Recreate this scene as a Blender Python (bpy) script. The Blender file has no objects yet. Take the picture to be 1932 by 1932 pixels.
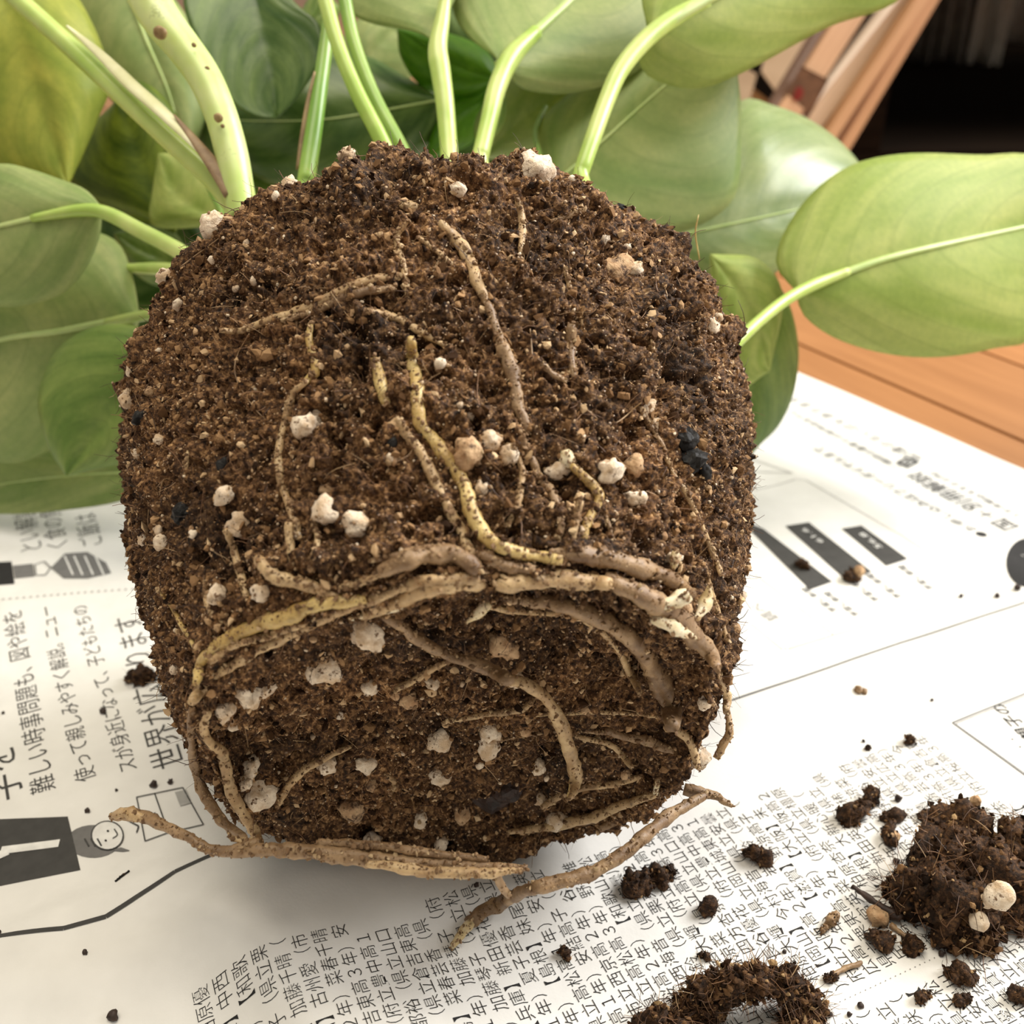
import bpy, bmesh, math, random
import numpy as np
from mathutils import Vector, Matrix
from mathutils.geometry import tessellate_polygon

random.seed(7)
RNG = np.random.default_rng(7)
SC = bpy.context.scene
COL = SC.collection

# ---------------------------------------------------------------- camera, sky, light, exposure
CAM_H = 0.21                                  # the phone is held 21 cm above the floor
PITCH = math.radians(30.0)
FPX, CPX = 2000.0, 966.0                      # focal length and centre for a 1932 px frame
cam_data = bpy.data.cameras.new('camera')
cam = bpy.data.objects.new('camera', cam_data)
COL.objects.link(cam)
cam.location = (0, 0, CAM_H)
cam.rotation_euler = (math.radians(90) - PITCH, 0, 0)
cam_data.sensor_width = 36.0
cam_data.lens = 36.0 * FPX / 1932.0
cam_data.clip_start = 0.01
cam_data.dof.use_dof = True
cam_data.dof.focus_distance = 0.232
cam_data.dof.aperture_fstop = 17.0
SC.camera = cam

SC.view_settings.view_transform = 'Standard'
SC.view_settings.look = 'None'
SC.view_settings.gamma = 1.0
SC.view_settings.use_curve_mapping = False
SC.view_settings.exposure = 0.0

world = bpy.data.worlds.new('room_light')
SC.world = world
world.use_nodes = True
wb = world.node_tree.nodes['Background']
wb.inputs['Color'].default_value = (1.0, 0.945, 0.84, 1)
wb.inputs['Strength'].default_value = 0.42


def area_light(name, loc, target, sx, sy, power, color):
    ld = bpy.data.lights.new(name, 'AREA')
    ld.shape = 'RECTANGLE'
    ld.size, ld.size_y = sx, sy
    ld.energy = power
    ld.color = color
    lo = bpy.data.objects.new(name, ld)
    COL.objects.link(lo)
    lo.location = loc
    lo.rotation_euler = (Vector(target) - Vector(loc)).to_track_quat('-Z', 'Y').to_euler()
    return lo


area_light('window_daylight', (1.35, 0.75, 1.15), (0.05, 0.22, 0.05), 1.1, 0.9, 58.0, (1.0, 0.985, 0.96))
area_light('ceiling_lamp', (-0.25, 0.45, 2.1), (-0.1, 0.35, 0.0), 1.3, 1.3, 36.0, (1.0, 0.90, 0.73))

# ---------------------------------------------------------------- geometry of the view
FW = np.array([0, math.cos(PITCH), -math.sin(PITCH)])
RT = np.array([1.0, 0, 0])
UP = np.array([0, math.sin(PITCH), math.cos(PITCH)])
CAMP = np.array([0, 0, CAM_H])


def ray(p):
    p = np.asarray(p, float)
    return FW + ((p[..., 0:1] - CPX) / FPX) * RT + ((CPX - p[..., 1:2]) / FPX) * UP


def at_depth(p, d):
    d = np.asarray(d, float)
    return CAMP + ray(p) * (d[..., None] if d.ndim else d)


def on_floor(p, z=0.0):
    r = ray(p)
    return CAMP + r * ((z - CAM_H) / r[..., 2:3])


# ---------------------------------------------------------------- noise
def _hash(ix, iy, iz, s):
    h = (ix * 374761393 + iy * 668265263 + iz * 2147483647 + s * 1274126177) & 0xFFFFFFFF
    h = ((h ^ (h >> 13)) * 1103515245) & 0xFFFFFFFF
    h = ((h ^ (h >> 16)) * 2246822519) & 0xFFFFFFFF
    return ((h ^ (h >> 15)) & 0xFFFF) / 65535.0


def vnoise(p, s=0):
    p = np.asarray(p, float)
    i = np.floor(p).astype(np.int64)
    f = p - i
    f = f * f * f * (f * (f * 6 - 15) + 10)
    out = 0
    for dx in (0, 1):
        wx = f[:, 0] if dx else 1 - f[:, 0]
        for dy in (0, 1):
            wy = f[:, 1] if dy else 1 - f[:, 1]
            for dz in (0, 1):
                wz = f[:, 2] if dz else 1 - f[:, 2]
                out = out + wx * wy * wz * _hash(i[:, 0] + dx, i[:, 1] + dy, i[:, 2] + dz, s)
    return out * 2 - 1


def fbm(p, s=0, o=3, g=0.5):
    a, t, out = 1.0, 0.0, 0
    for k in range(o):
        out = out + a * vnoise(p * (2.03 ** k) + 17.3 * k, s + k)
        t += a
        a *= g
    return out / t


def worley(p, s=0):
    i = np.floor(p).astype(np.int64)
    best = np.full(len(p), 9.0)
    for dx in (-1, 0, 1):
        for dy in (-1, 0, 1):
            for dz in (-1, 0, 1):
                c = i + np.array([dx, dy, dz])
                q = np.stack([c[:, k] + _hash(c[:, 0], c[:, 1], c[:, 2], s + 11 * k) for k in range(3)], 1)
                best = np.minimum(best, ((q - p) ** 2).sum(1))
    return np.sqrt(best)


# ---------------------------------------------------------------- mesh helpers
def mesh_np(name, verts, faces, smooth=False):
    """verts (N,3), faces (M,k) arrays or list of such arrays"""
    me = bpy.data.meshes.new(name)
    verts = np.ascontiguousarray(verts, dtype=np.float32)
    fl = faces if isinstance(faces, list) else [faces]
    fl = [np.asarray(f, dtype=np.int32) for f in fl if len(f)]
    me.vertices.add(len(verts))
    me.vertices.foreach_set('co', verts.ravel())
    loops = np.concatenate([f.ravel() for f in fl])
    tot = np.concatenate([np.full(len(f), f.shape[1], np.int32) for f in fl])
    start = np.concatenate([[0], np.cumsum(tot)[:-1]]).astype(np.int32)
    me.loops.add(len(loops))
    me.loops.foreach_set('vertex_index', loops)
    me.polygons.add(len(tot))
    me.polygons.foreach_set('loop_start', start)
    me.polygons.foreach_set('loop_total', tot)
    me.polygons.foreach_set('use_smooth', np.full(len(tot), smooth, dtype=bool))
    me.update(calc_edges=True)
    me.validate()
    return me


def link(name, me, mat=None, parent=None):
    o = bpy.data.objects.new(name, me)
    COL.objects.link(o)
    if mat is not None and me is not None:
        for m in (mat if isinstance(mat, list) else [mat]):
            me.materials.append(m)
    if parent is not None:
        o.parent = parent
        o.matrix_parent_inverse = parent.matrix_world.inverted()
    return o


def tag(o, label, cat, group=None, kind=None):
    o['label'] = label
    o['category'] = cat
    if group:
        o['group'] = group
    if kind:
        o['kind'] = kind
    return o


def empty(name, loc):
    o = bpy.data.objects.new(name, None)
    COL.objects.link(o)
    o.location = Vector([float(a) for a in loc])
    o.empty_display_size = 0.02
    bpy.context.view_layer.update()
    return o


def spline(pts, n):
    """Catmull-Rom through pts, n samples even in arc length"""
    P = np.asarray(pts, float)
    if len(P) == 2:
        return P[0] + (P[1] - P[0]) * np.linspace(0, 1, n)[:, None]
    Q = np.vstack([2 * P[0] - P[1], P, 2 * P[-1] - P[-2]])
    out = []
    for i in range(1, len(Q) - 2):
        t = np.linspace(0, 1, 16, endpoint=False)[:, None]
        a, b, c, d = Q[i - 1], Q[i], Q[i + 1], Q[i + 2]
        out.append(0.5 * (2 * b + (c - a) * t + (2 * a - 5 * b + 4 * c - d) * t * t + (3 * b - a - 3 * c + d) * t ** 3))
    out.append(P[-1:])
    C = np.vstack(out)
    s = np.concatenate([[0], np.cumsum(np.linalg.norm(np.diff(C, axis=0), axis=1))])
    u = np.linspace(0, s[-1], n)
    return np.stack([np.interp(u, s, C[:, k]) for k in range(C.shape[1])], 1)


def tube_arrays(path, rad, k=10, rough=0.0, seed=0, flat=1.0):
    path = np.asarray(path, float)
    n = len(path)
    rad = np.broadcast_to(np.asarray(rad, float), (n,))
    T = np.gradient(path, axis=0)
    T /= np.linalg.norm(T, axis=1)[:, None] + 1e-12
    ref = np.array([0.13, -0.5, 0.86])
    A = np.cross(T, ref)
    A /= np.linalg.norm(A, axis=1)[:, None] + 1e-9
    B = np.cross(T, A)
    th = np.linspace(0, 2 * np.pi, k, endpoint=False)
    V = path[:, None, :] + rad[:, None, None] * (np.cos(th)[None, :, None] * A[:, None, :] + flat * np.sin(th)[None, :, None] * B[:, None, :])
    V = V.reshape(-1, 3)
    if rough:
        c = np.repeat(path, k, axis=0)
        f = 1 + rough * (fbm(V / (np.mean(rad) * 1.1), seed, 3) * 1.2)
        V = c + (V - c) * f[:, None]
    i = np.arange(n - 1)[:, None] * k
    j = np.arange(k)[None, :]
    F = np.stack([i + j, i + (j + 1) % k, i + k + (j + 1) % k, i + k + j], -1).reshape(-1, 4)
    V = np.vstack([V, path[0], path[-1]])
    m = n * k
    jj = np.arange(k)
    c0 = np.stack([np.full(k, m), (jj + 1) % k, jj], 1)
    c1 = np.stack([np.full(k, m + 1), (n - 1) * k + jj, (n - 1) * k + (jj + 1) % k], 1)
    return V, F, np.vstack([c0, c1])


def tube(name, path, rad, mat, parent=None, k=10, rough=0.0, seed=0, flat=1.0):
    V, F, Cp = tube_arrays(path, rad, k, rough, seed, flat)
    return link(name, mesh_np(name, V, [F, Cp], True), mat, parent)


ICO_V, ICO_F = None, None


def ico(sub):
    bm = bmesh.new()
    bmesh.ops.create_icosphere(bm, subdivisions=sub, radius=1.0)
    V = np.array([v.co[:] for v in bm.verts])
    F = np.array([[v.index for v in f.verts] for f in bm.faces])
    bm.free()
    return V, F


ICO = {s: ico(s) for s in (1, 2, 3, 4, 5)}


def rand_rot(n, rng):
    q = rng.normal(size=(n, 4))
    q /= np.linalg.norm(q, axis=1)[:, None]
    w, x, y, z = q.T
    return np.stack([1 - 2 * (y * y + z * z), 2 * (x * y - z * w), 2 * (x * z + y * w),
                     2 * (x * y + z * w), 1 - 2 * (x * x + z * z), 2 * (y * z - x * w),
                     2 * (x * z - y * w), 2 * (y * z + x * w), 1 - 2 * (x * x + y * y)], 1).reshape(n, 3, 3)


def grains(centres, sizes, rng, sub=1, jag=0.35, aspect=0.45):
    """many angular little lumps as one vertex / face array"""
    V0, F0 = ICO[sub]
    n, m = len(centres), len(V0)
    sc = sizes[:, None] * (1 - aspect + 2 * aspect * rng.random((n, 3)))
    J = 1 + jag * (rng.random((n, m)) * 2 - 1)
    V = V0[None] * J[:, :, None] * sc[:, None, :]
    V = np.einsum('nij,nmj->nmi', rand_rot(n, rng), V) + centres[:, None, :]
    F = (F0[None] + (np.arange(n) * m)[:, None, None]).reshape(-1, 3)
    return V.reshape(-1, 3), F


def fibres(centres, normals, length, rad, rng, seg=5, lift=0.12, curl=0.6):
    """many thin bent three sided strands"""
    n = len(centres)
    a = np.cross(normals, rng.normal(size=(n, 3)))
    a /= np.linalg.norm(a, axis=1)[:, None] + 1e-9
    d = a + normals * (rng.random((n, 1)) * lift)
    d /= np.linalg.norm(d, axis=1)[:, None]
    p = centres.copy()
    pts = [p]
    bend = rng.normal(size=(n, 3)) * curl
    for k in range(seg):
        d = d + bend / seg + rng.normal(size=(n, 3)) * 0.12
        d /= np.linalg.norm(d, axis=1)[:, None]
        p = p + d * (length / seg)[:, None]
        pts.append(p)
    P = np.stack(pts, 1)
    T = np.gradient(P, axis=1)
    T /= np.linalg.norm(T, axis=2)[:, :, None] + 1e-9
    A = np.cross(T, np.array([0.31, 0.77, 0.55]))
    A /= np.linalg.norm(A, axis=2)[:, :, None] + 1e-9
    B = np.cross(T, A)
    th = np.array([0, 2.094, 4.189])
    r = rad[:, None] * np.linspace(1, 0.45, seg + 1)[None, :]
    V = P[:, :, None, :] + r[:, :, None, None] * (np.cos(th)[None, None, :, None] * A[:, :, None, :] + np.sin(th)[None, None, :, None] * B[:, :, None, :])
    m = (seg + 1) * 3
    i = np.arange(seg)[:, None] * 3
    j = np.arange(3)[None]
    F = np.stack([i + j, i + (j + 1) % 3, i + 3 + (j + 1) % 3, i + 3 + j], -1).reshape(-1, 4)
    F = (F[None] + (np.arange(n) * m)[:, None, None]).reshape(-1, 4)
    return V.reshape(-1, 3), F


def lump(c, r, seed, sub=3, amp=0.35, freq=1.6, axes=(1, 1, 1), rot=None):
    V, F = ICO[sub]
    V = V * np.asarray(axes)
    d = 1 + amp * fbm(V * freq + seed * 3.7, seed, 3)
    V = V * d[:, None] * r
    if rot is not None:
        V = V @ rot.T
    return V + np.asarray(c), F


def join(parts):
    Vs, Fs, o = [], {}, 0
    for V, F in parts:
        F = np.asarray(F)
        Fs.setdefault(F.shape[1], []).append(F + o)
        Vs.append(V)
        o += len(V)
    return np.vstack(Vs), [np.vstack(f) for f in Fs.values()]


# ---------------------------------------------------------------- materials
def new_mat(name):
    m = bpy.data.materials.new(name)
    m.use_nodes = True
    nt = m.node_tree
    return m, nt, nt.nodes['Principled BSDF']


def N(nt, typ, **kw):
    n = nt.nodes.new(typ)
    for k, v in kw.items():
        if k in n.inputs:
            n.inputs[k].default_value = v
        else:
            setattr(n, k, v)
    return n


def ramp(nt, stops, interp='LINEAR'):
    n = nt.nodes.new('ShaderNodeValToRGB')
    n.color_ramp.interpolation = interp
    el = n.color_ramp.elements
    while len(el) < len(stops):
        el.new(0.5)
    for e, (p, c) in zip(el, stops):
        e.position = p
        e.color = (*c, 1)
    return n


def mix(nt, a, b, fac, blend='MIX'):
    n = nt.nodes.new('ShaderNodeMix')
    n.data_type = 'RGBA'
    n.blend_type = blend
    for sock, v in ((n.inputs[0], fac), (n.inputs[6], a), (n.inputs[7], b)):
        if hasattr(v, 'is_output'):
            nt.links.new(v, sock)
        elif isinstance(v, tuple):
            sock.default_value = (*v, 1)
        else:
            sock.default_value = v
    return n.outputs[2]


def bump(nt, bsdf, height, strength=0.5, dist=0.0005):
    b = N(nt, 'ShaderNodeBump', Strength=strength, Distance=dist)
    nt.links.new(height, b.inputs['Height'])
    nt.links.new(b.outputs[0], bsdf.inputs['Normal'])
    return b


def obj_noise(nt, scale, detail=3.0, rough=0.55, stretch=None):
    tc = N(nt, 'ShaderNodeTexCoord')
    src = tc.outputs['Object']
    if stretch:
        mp = N(nt, 'ShaderNodeMapping')
        mp.inputs['Scale'].default_value = stretch
        nt.links.new(src, mp.inputs[0])
        src = mp.outputs[0]
    n = N(nt, 'ShaderNodeTexNoise', Scale=scale, Detail=detail, Roughness=rough)
    nt.links.new(src, n.inputs['Vector'])
    return n.outputs[0]


def mat_soil(name, stops, scale=900.0, rough=0.72):
    m, nt, b = new_mat(name)
    a = obj_noise(nt, scale, 4.0, 0.65)
    r = ramp(nt, stops)
    nt.links.new(a, r.inputs[0])
    big = obj_noise(nt, 45.0, 4.0, 0.65)
    rb = ramp(nt, [(0.34, (0.35, 0.32, 0.29)), (0.64, (1.5, 1.42, 1.30))])
    nt.links.new(big, rb.inputs[0])
    nt.links.new(mix(nt, r.outputs[0], rb.outputs[0], 1.0, 'MULTIPLY'), b.inputs['Base Color'])
    b.inputs['Roughness'].default_value = rough
    b.inputs['Specular IOR Level'].default_value = 0.22
    bump(nt, b, obj_noise(nt, scale * 1.6, 3.0, 0.7), 0.8, 0.0006)
    return m


def mat_island(name, stops, rough=0.7, spec=0.35, bump_scale=None, dirt=None):
    m, nt, b = new_mat(name)
    g = N(nt, 'ShaderNodeNewGeometry')
    r = ramp(nt, stops)
    nt.links.new(g.outputs['Random Per Island'], r.inputs[0])
    out = r.outputs[0]
    if dirt:
        f = ramp(nt, [(dirt[2], (0, 0, 0)), (dirt[2] + 0.1, (1, 1, 1))])
        nt.links.new(obj_noise(nt, dirt[1], 4.0, 0.65), f.inputs[0])
        out = mix(nt, out, dirt[0], f.outputs[0])
    nt.links.new(out, b.inputs['Base Color'])
    b.inputs['Roughness'].default_value = rough
    b.inputs['Specular IOR Level'].default_value = spec
    if bump_scale:
        bump(nt, b, obj_noise(nt, bump_scale, 4.0, 0.6), 0.7, 0.0006)
    return m


def mat_spotty(name, c0, c1, scale, lo, hi, dirt=None, dscale=400.0, dlo=0.56, dhi=0.63, rough=0.55, bscale=500.0, bstr=0.4, sss=0.0):
    m, nt, b = new_mat(name)
    r = ramp(nt, [(lo, c0), (hi, c1)])
    nt.links.new(obj_noise(nt, scale, 3.0, 0.6), r.inputs[0])
    out = r.outputs[0]
    if dirt:
        f = ramp(nt, [(dlo, (0, 0, 0)), (dhi, (1, 1, 1))])
        nt.links.new(obj_noise(nt, dscale, 4.0, 0.7), f.inputs[0])
        out = mix(nt, out, dirt, f.outputs[0])
    nt.links.new(out, b.inputs['Base Color'])
    b.inputs['Roughness'].default_value = rough
    if sss:
        b.inputs['Subsurface Weight'].default_value = sss
        b.inputs['Subsurface Radius'].default_value = (0.004, 0.003, 0.001)
        b.inputs['Subsurface Scale'].default_value = 0.5
    bump(nt, b, obj_noise(nt, bscale, 4.0, 0.6), bstr, 0.0005)
    return m


def mat_flat(name, col, rough=0.6, spec=0.3):
    m, nt, b = new_mat(name)
    r = ramp(nt, [(0.3, tuple(c * 0.88 for c in col)), (0.7, tuple(min(1, c * 1.1) for c in col))])
    nt.links.new(obj_noise(nt, 300.0, 2.0), r.inputs[0])
    nt.links.new(r.outputs[0], b.inputs['Base Color'])
    b.inputs['Roughness'].default_value = rough
    b.inputs['Specular IOR Level'].default_value = spec
    return m


def mat_leaf(name, base, light, var=0.5, rough=0.38, transl=0.35, vein=None, spec=0.5, vscale=6.0):
    m, nt, b = new_mat(name)
    uv = N(nt, 'ShaderNodeUVMap')
    sep = N(nt, 'ShaderNodeSeparateXYZ')
    nt.links.new(uv.outputs[0], sep.inputs[0])
    ab = N(nt, 'ShaderNodeMath', operation='ABSOLUTE')
    nt.links.new(sep.outputs[1], ab.inputs[0])
    # side veins leave the midrib and sweep towards the tip
    pw = N(nt, 'ShaderNodeMath', operation='POWER')
    pw.inputs[1].default_value = 1.5
    nt.links.new(ab.outputs[0], pw.inputs[0])
    ml = N(nt, 'ShaderNodeMath', operation='MULTIPLY')
    ml.inputs[1].default_value = 0.42
    nt.links.new(pw.outputs[0], ml.inputs[0])
    su = N(nt, 'ShaderNodeMath', operation='SUBTRACT')
    nt.links.new(sep.outputs[0], su.inputs[0])
    nt.links.new(ml.outputs[0], su.inputs[1])
    cmb = N(nt, 'ShaderNodeCombineXYZ')
    nt.links.new(su.outputs[0], cmb.inputs[0])
    nt.links.new(sep.outputs[1], cmb.inputs[1])
    oi = N(nt, 'ShaderNodeObjectInfo')
    nt.links.new(oi.outputs['Random'], cmb.inputs[2])
    mp = N(nt, 'ShaderNodeMapping')
    mp.inputs['Scale'].default_value = (vscale, 1.6, 37.0)
    nt.links.new(cmb.outputs[0], mp.inputs[0])
    nz = N(nt, 'ShaderNodeTexNoise', Scale=1.0, Detail=4.0, Roughness=0.55)
    nt.links.new(mp.outputs[0], nz.inputs['Vector'])
    r = ramp(nt, [(0.36, base), (0.78 - 0.16 * var, light)])
    nt.links.new(nz.outputs[0], r.inputs[0])
    fine = obj_noise(nt, 420.0, 3.0, 0.6)
    rf = ramp(nt, [(0.3, (0.9, 0.92, 0.9)), (0.7, (1.08, 1.06, 1.05))])
    nt.links.new(fine, rf.inputs[0])
    col = mix(nt, r.outputs[0], rf.outputs[0], 1.0, 'MULTIPLY')
    ph = N(nt, 'ShaderNodeMath', operation='MULTIPLY')
    ph.inputs[1].default_value = 44.0
    nt.links.new(su.outputs[0], ph.inputs[0])
    sn = N(nt, 'ShaderNodeMath', operation='SINE')
    nt.links.new(ph.outputs[0], sn.inputs[0])
    vm = ramp(nt, [(0.90, (0, 0, 0)), (1.0, (0.22, 0.22, 0.22))])
    nt.links.new(sn.outputs[0], vm.inputs[0])
    col = mix(nt, col, vein or tuple(c * 0.72 for c in base), vm.outputs[0])
    nt.links.new(col, b.inputs['Base Color'])
    b.inputs['Roughness'].default_value = rough
    b.inputs['Specular IOR Level'].default_value = spec
    ad = N(nt, 'ShaderNodeMath', operation='MULTIPLY_ADD')
    ad.inputs[1].default_value = 0.5
    ad.inputs[1].default_value = 0.12
    nt.links.new(sn.outputs[0], ad.inputs[0])
    nt.links.new(nz.outputs[0], ad.inputs[2])
    bump(nt, b, ad.outputs[0], 0.22, 0.0012)
    tr = N(nt, 'ShaderNodeBsdfTranslucent')
    tc = mix(nt, col, (1.25, 1.2, 0.55), 1.0, 'MULTIPLY')
    nt.links.new(tc, tr.inputs[0])
    ms = N(nt, 'ShaderNodeMixShader')
    ms.inputs[0].default_value = transl
    nt.links.new(b.outputs[0], ms.inputs[1])
    nt.links.new(tr.outputs[0], ms.inputs[2])
    nt.links.new(ms.outputs[0], nt.nodes['Material Output'].inputs[0])
    return m


def mat_wood(name, a, b_, scale=(2, 60, 60), rough=0.45):
    m, nt, b = new_mat(name)
    r = ramp(nt, [(0.35, a), (0.68, b_)])
    n = obj_noise(nt, 3.0, 4.0, 0.6, scale)
    nt.links.new(n, r.inputs[0])
    oi = N(nt, 'ShaderNodeObjectInfo')
    rr = ramp(nt, [(0.0, (0.92, 0.92, 0.92)), (1.0, (1.07, 1.06, 1.05))])
    nt.links.new(oi.outputs['Random'], rr.inputs[0])
    nt.links.new(mix(nt, r.outputs[0], rr.outputs[0], 1.0, 'MULTIPLY'), b.inputs['Base Color'])
    b.inputs['Roughness'].default_value = rough
    bump(nt, b, n, 0.08, 0.0005)
    return m


M = {}
M['soil'] = mat_soil('dark_soil', [(0.33, (0.010, 0.005, 0.0025)), (0.47, (0.065, 0.031, 0.013)), (0.59, (0.20, 0.112, 0.052)), (0.73, (0.50, 0.33, 0.17))])
M['crumb'] = mat_island('soil_crumbs', [(0.0, (0.012, 0.0055, 0.0025)), (0.22, (0.045, 0.021, 0.009)), (0.46, (0.16, 0.084, 0.037)), (0.78, (0.36, 0.215, 0.105)), (1.0, (0.64, 0.46, 0.27))], 0.85, 0.12)
M['sand'] = mat_island('pale_grit', [(0.0, (0.16, 0.09, 0.045)), (0.5, (0.34, 0.21, 0.11)), (0.85, (0.52, 0.36, 0.21)), (1.0, (0.75, 0.62, 0.45))], 0.4, 0.6)
M['fibre'] = mat_island('coir_fibres', [(0.0, (0.035, 0.016, 0.008)), (0.5, (0.10, 0.045, 0.02)), (0.85, (0.22, 0.11, 0.05)), (1.0, (0.50, 0.34, 0.18))], 0.5, 0.4)
M['perlite'] = mat_spotty('perlite', (0.56, 0.40, 0.25), (0.84, 0.71, 0.55), 260.0, 0.38, 0.60, (0.16, 0.085, 0.04), 520.0, 0.57, 0.66, 0.85, 900.0, 1.0)
M['perlite_tan'] = mat_spotty('stained_perlite', (0.36, 0.20, 0.095), (0.62, 0.42, 0.24), 300.0, 0.35, 0.62, (0.07, 0.035, 0.018), 330.0, 0.52, 0.64, 0.85, 900.0, 1.0)
M['charcoal'] = mat_spotty('charcoal', (0.008, 0.0075, 0.007), (0.032, 0.030, 0.029), 400.0, 0.4, 0.7, None, rough=0.5, bscale=300.0, bstr=0.9)
M['soil_deep'] = mat_soil('damp_soil', [(0.34, (0.010, 0.005, 0.0025)), (0.50, (0.045, 0.022, 0.010)), (0.64, (0.12, 0.062, 0.028)), (0.78, (0.30, 0.175, 0.085))])
M['crumb_deep'] = mat_island('damp_crumbs', [(0.0, (0.008, 0.004, 0.002)), (0.45, (0.032, 0.015, 0.007)), (0.72, (0.09, 0.045, 0.020)), (0.90, (0.20, 0.11, 0.05)), (1.0, (0.42, 0.28, 0.14))], 0.85, 0.12)
M['root_dirt'] = mat_island('root_dirt', [(0.0, (0.10, 0.052, 0.023)), (0.3, (0.19, 0.108, 0.05)), (0.75, (0.28, 0.17, 0.085)), (1.0, (0.50, 0.36, 0.20))])
M['charcoal'].node_tree.nodes['Principled BSDF'].inputs['Specular IOR Level'].default_value = 0.15
M['bark'] = mat_spotty('bark', (0.018, 0.009, 0.006), (0.06, 0.028, 0.016), 250.0, 0.4, 0.7, None, rough=0.6, bscale=300.0, bstr=0.9)
DIRT = (0.055, 0.028, 0.013)


def mat_root(name, c0, c1, soft, rough=0.5, sss=0.12):
    """root skin: long pale streaks, soft brown staining, specks of soil"""
    m, nt, b = new_mat(name)
    r = ramp(nt, [(0.36, c0), (0.64, c1)])
    nt.links.new(obj_noise(nt, 210.0, 3.0, 0.6), r.inputs[0])
    f = ramp(nt, [(soft, (0, 0, 0)), (soft + 0.22, (0.8, 0.8, 0.8))])
    nt.links.new(obj_noise(nt, 130.0, 4.0, 0.7), f.inputs[0])
    out = mix(nt, r.outputs[0], (0.12, 0.062, 0.028), f.outputs[0])
    g = ramp(nt, [(0.61, (0, 0, 0)), (0.70, (0.6, 0.6, 0.6))])
    nt.links.new(obj_noise(nt, 900.0, 3.0, 0.7), g.inputs[0])
    out = mix(nt, out, (0.06, 0.03, 0.013), g.outputs[0])
    nt.links.new(out, b.inputs['Base Color'])
    b.inputs['Roughness'].default_value = rough
    b.inputs['Subsurface Weight'].default_value = sss
    b.inputs['Subsurface Radius'].default_value = (0.004, 0.0025, 0.001)
    b.inputs['Subsurface Scale'].default_value = 0.4
    bump(nt, b, obj_noise(nt, 600.0, 4.0, 0.65), 0.55, 0.0005)
    return m


M['root_yellow'] = mat_root('yellow_root', (0.42, 0.27, 0.085), (0.62, 0.46, 0.18), 0.55, 0.42)
M['root_tan'] = mat_root('tan_root', (0.37, 0.23, 0.105), (0.58, 0.41, 0.215), 0.52)
M['root_brown'] = mat_root('brown_root', (0.19, 0.11, 0.05), (0.37, 0.24, 0.125), 0.46)
M['root_white'] = mat_root('white_root_tip', (0.58, 0.44, 0.22), (0.80, 0.70, 0.50), 0.58, 0.5, 0.2)

M['leaf_pale'] = mat_leaf('leaf_underside_pale', (0.33, 0.43, 0.10), (0.50, 0.56, 0.19), 0.5, 0.55, 0.34, spec=0.22)
M['leaf_grey'] = mat_leaf('leaf_underside_grey_green', (0.27, 0.37, 0.12), (0.44, 0.50, 0.21), 0.5, 0.5, 0.32, spec=0.3)
M['leaf_shiny'] = mat_leaf('leaf_underside_shiny', (0.27, 0.37, 0.13), (0.47, 0.54, 0.28), 0.6, 0.30, 0.32, spec=0.9)
M['leaf_lime'] = mat_leaf('leaf_lime_variegated', (0.36, 0.44, 0.08), (0.58, 0.60, 0.14), 0.6, 0.45, 0.5, spec=0.3)
M['leaf_dark'] = mat_leaf('leaf_dark_glossy', (0.04, 0.095, 0.014), (0.17, 0.25, 0.075), 0.4, 0.32, 0.14, None, 0.38)
M['leaf_mid'] = mat_leaf('leaf_mid_green', (0.15, 0.26, 0.045), (0.32, 0.42, 0.11), 0.4, 0.4, 0.35)
M['leaf_olive'] = mat_leaf('leaf_olive_green', (0.10, 0.17, 0.02), (0.33, 0.42, 0.06), 0.8, 0.4, 0.5)
M['leaf_bright'] = mat_leaf('leaf_bright_green', (0.13, 0.32, 0.02), (0.22, 0.44, 0.04), 0.3, 0.4, 0.55)
M['stalk'] = mat_spotty('lime_leaf_stalk', (0.36, 0.52, 0.10), (0.56, 0.66, 0.22), 40.0, 0.35, 0.65, None, rough=0.32, bscale=120.0, bstr=0.08, sss=0.25)
M['stalk_dark'] = mat_spotty('green_leaf_stalk', (0.17, 0.33, 0.05), (0.32, 0.46, 0.11), 40.0, 0.35, 0.65, None, rough=0.32, bscale=120.0, bstr=0.08, sss=0.2)
M['stem'] = mat_spotty('pale_vine_stem', (0.48, 0.62, 0.17), (0.64, 0.72, 0.32), 45.0, 0.35, 0.65, (0.30, 0.36, 0.12), 90.0, 0.66, 0.74, rough=0.35, bscale=200.0, bstr=0.12, sss=0.3)
M['sheath'] = mat_spotty('papery_sheath', (0.66, 0.66, 0.34), (0.82, 0.80, 0.52), 90.0, 0.35, 0.65, None, rough=0.5, bscale=200.0, bstr=0.2)
M['sheath_brown'] = mat_spotty('dried_sheath', (0.20, 0.12, 0.06), (0.36, 0.25, 0.13), 150.0, 0.35, 0.65, None, rough=0.6, bscale=300.0, bstr=0.3)
M['scar'] = mat_spotty('brown_scar', (0.22, 0.13, 0.05), (0.42, 0.30, 0.13), 300.0, 0.35, 0.65, None, rough=0.6, bscale=300.0, bstr=0.3)
M['midrib'] = mat_spotty('leaf_midrib', (0.40, 0.53, 0.17), (0.52, 0.62, 0.26), 60.0, 0.35, 0.65, None, rough=0.4, bscale=150.0, bstr=0.1, sss=0.2)

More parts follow.
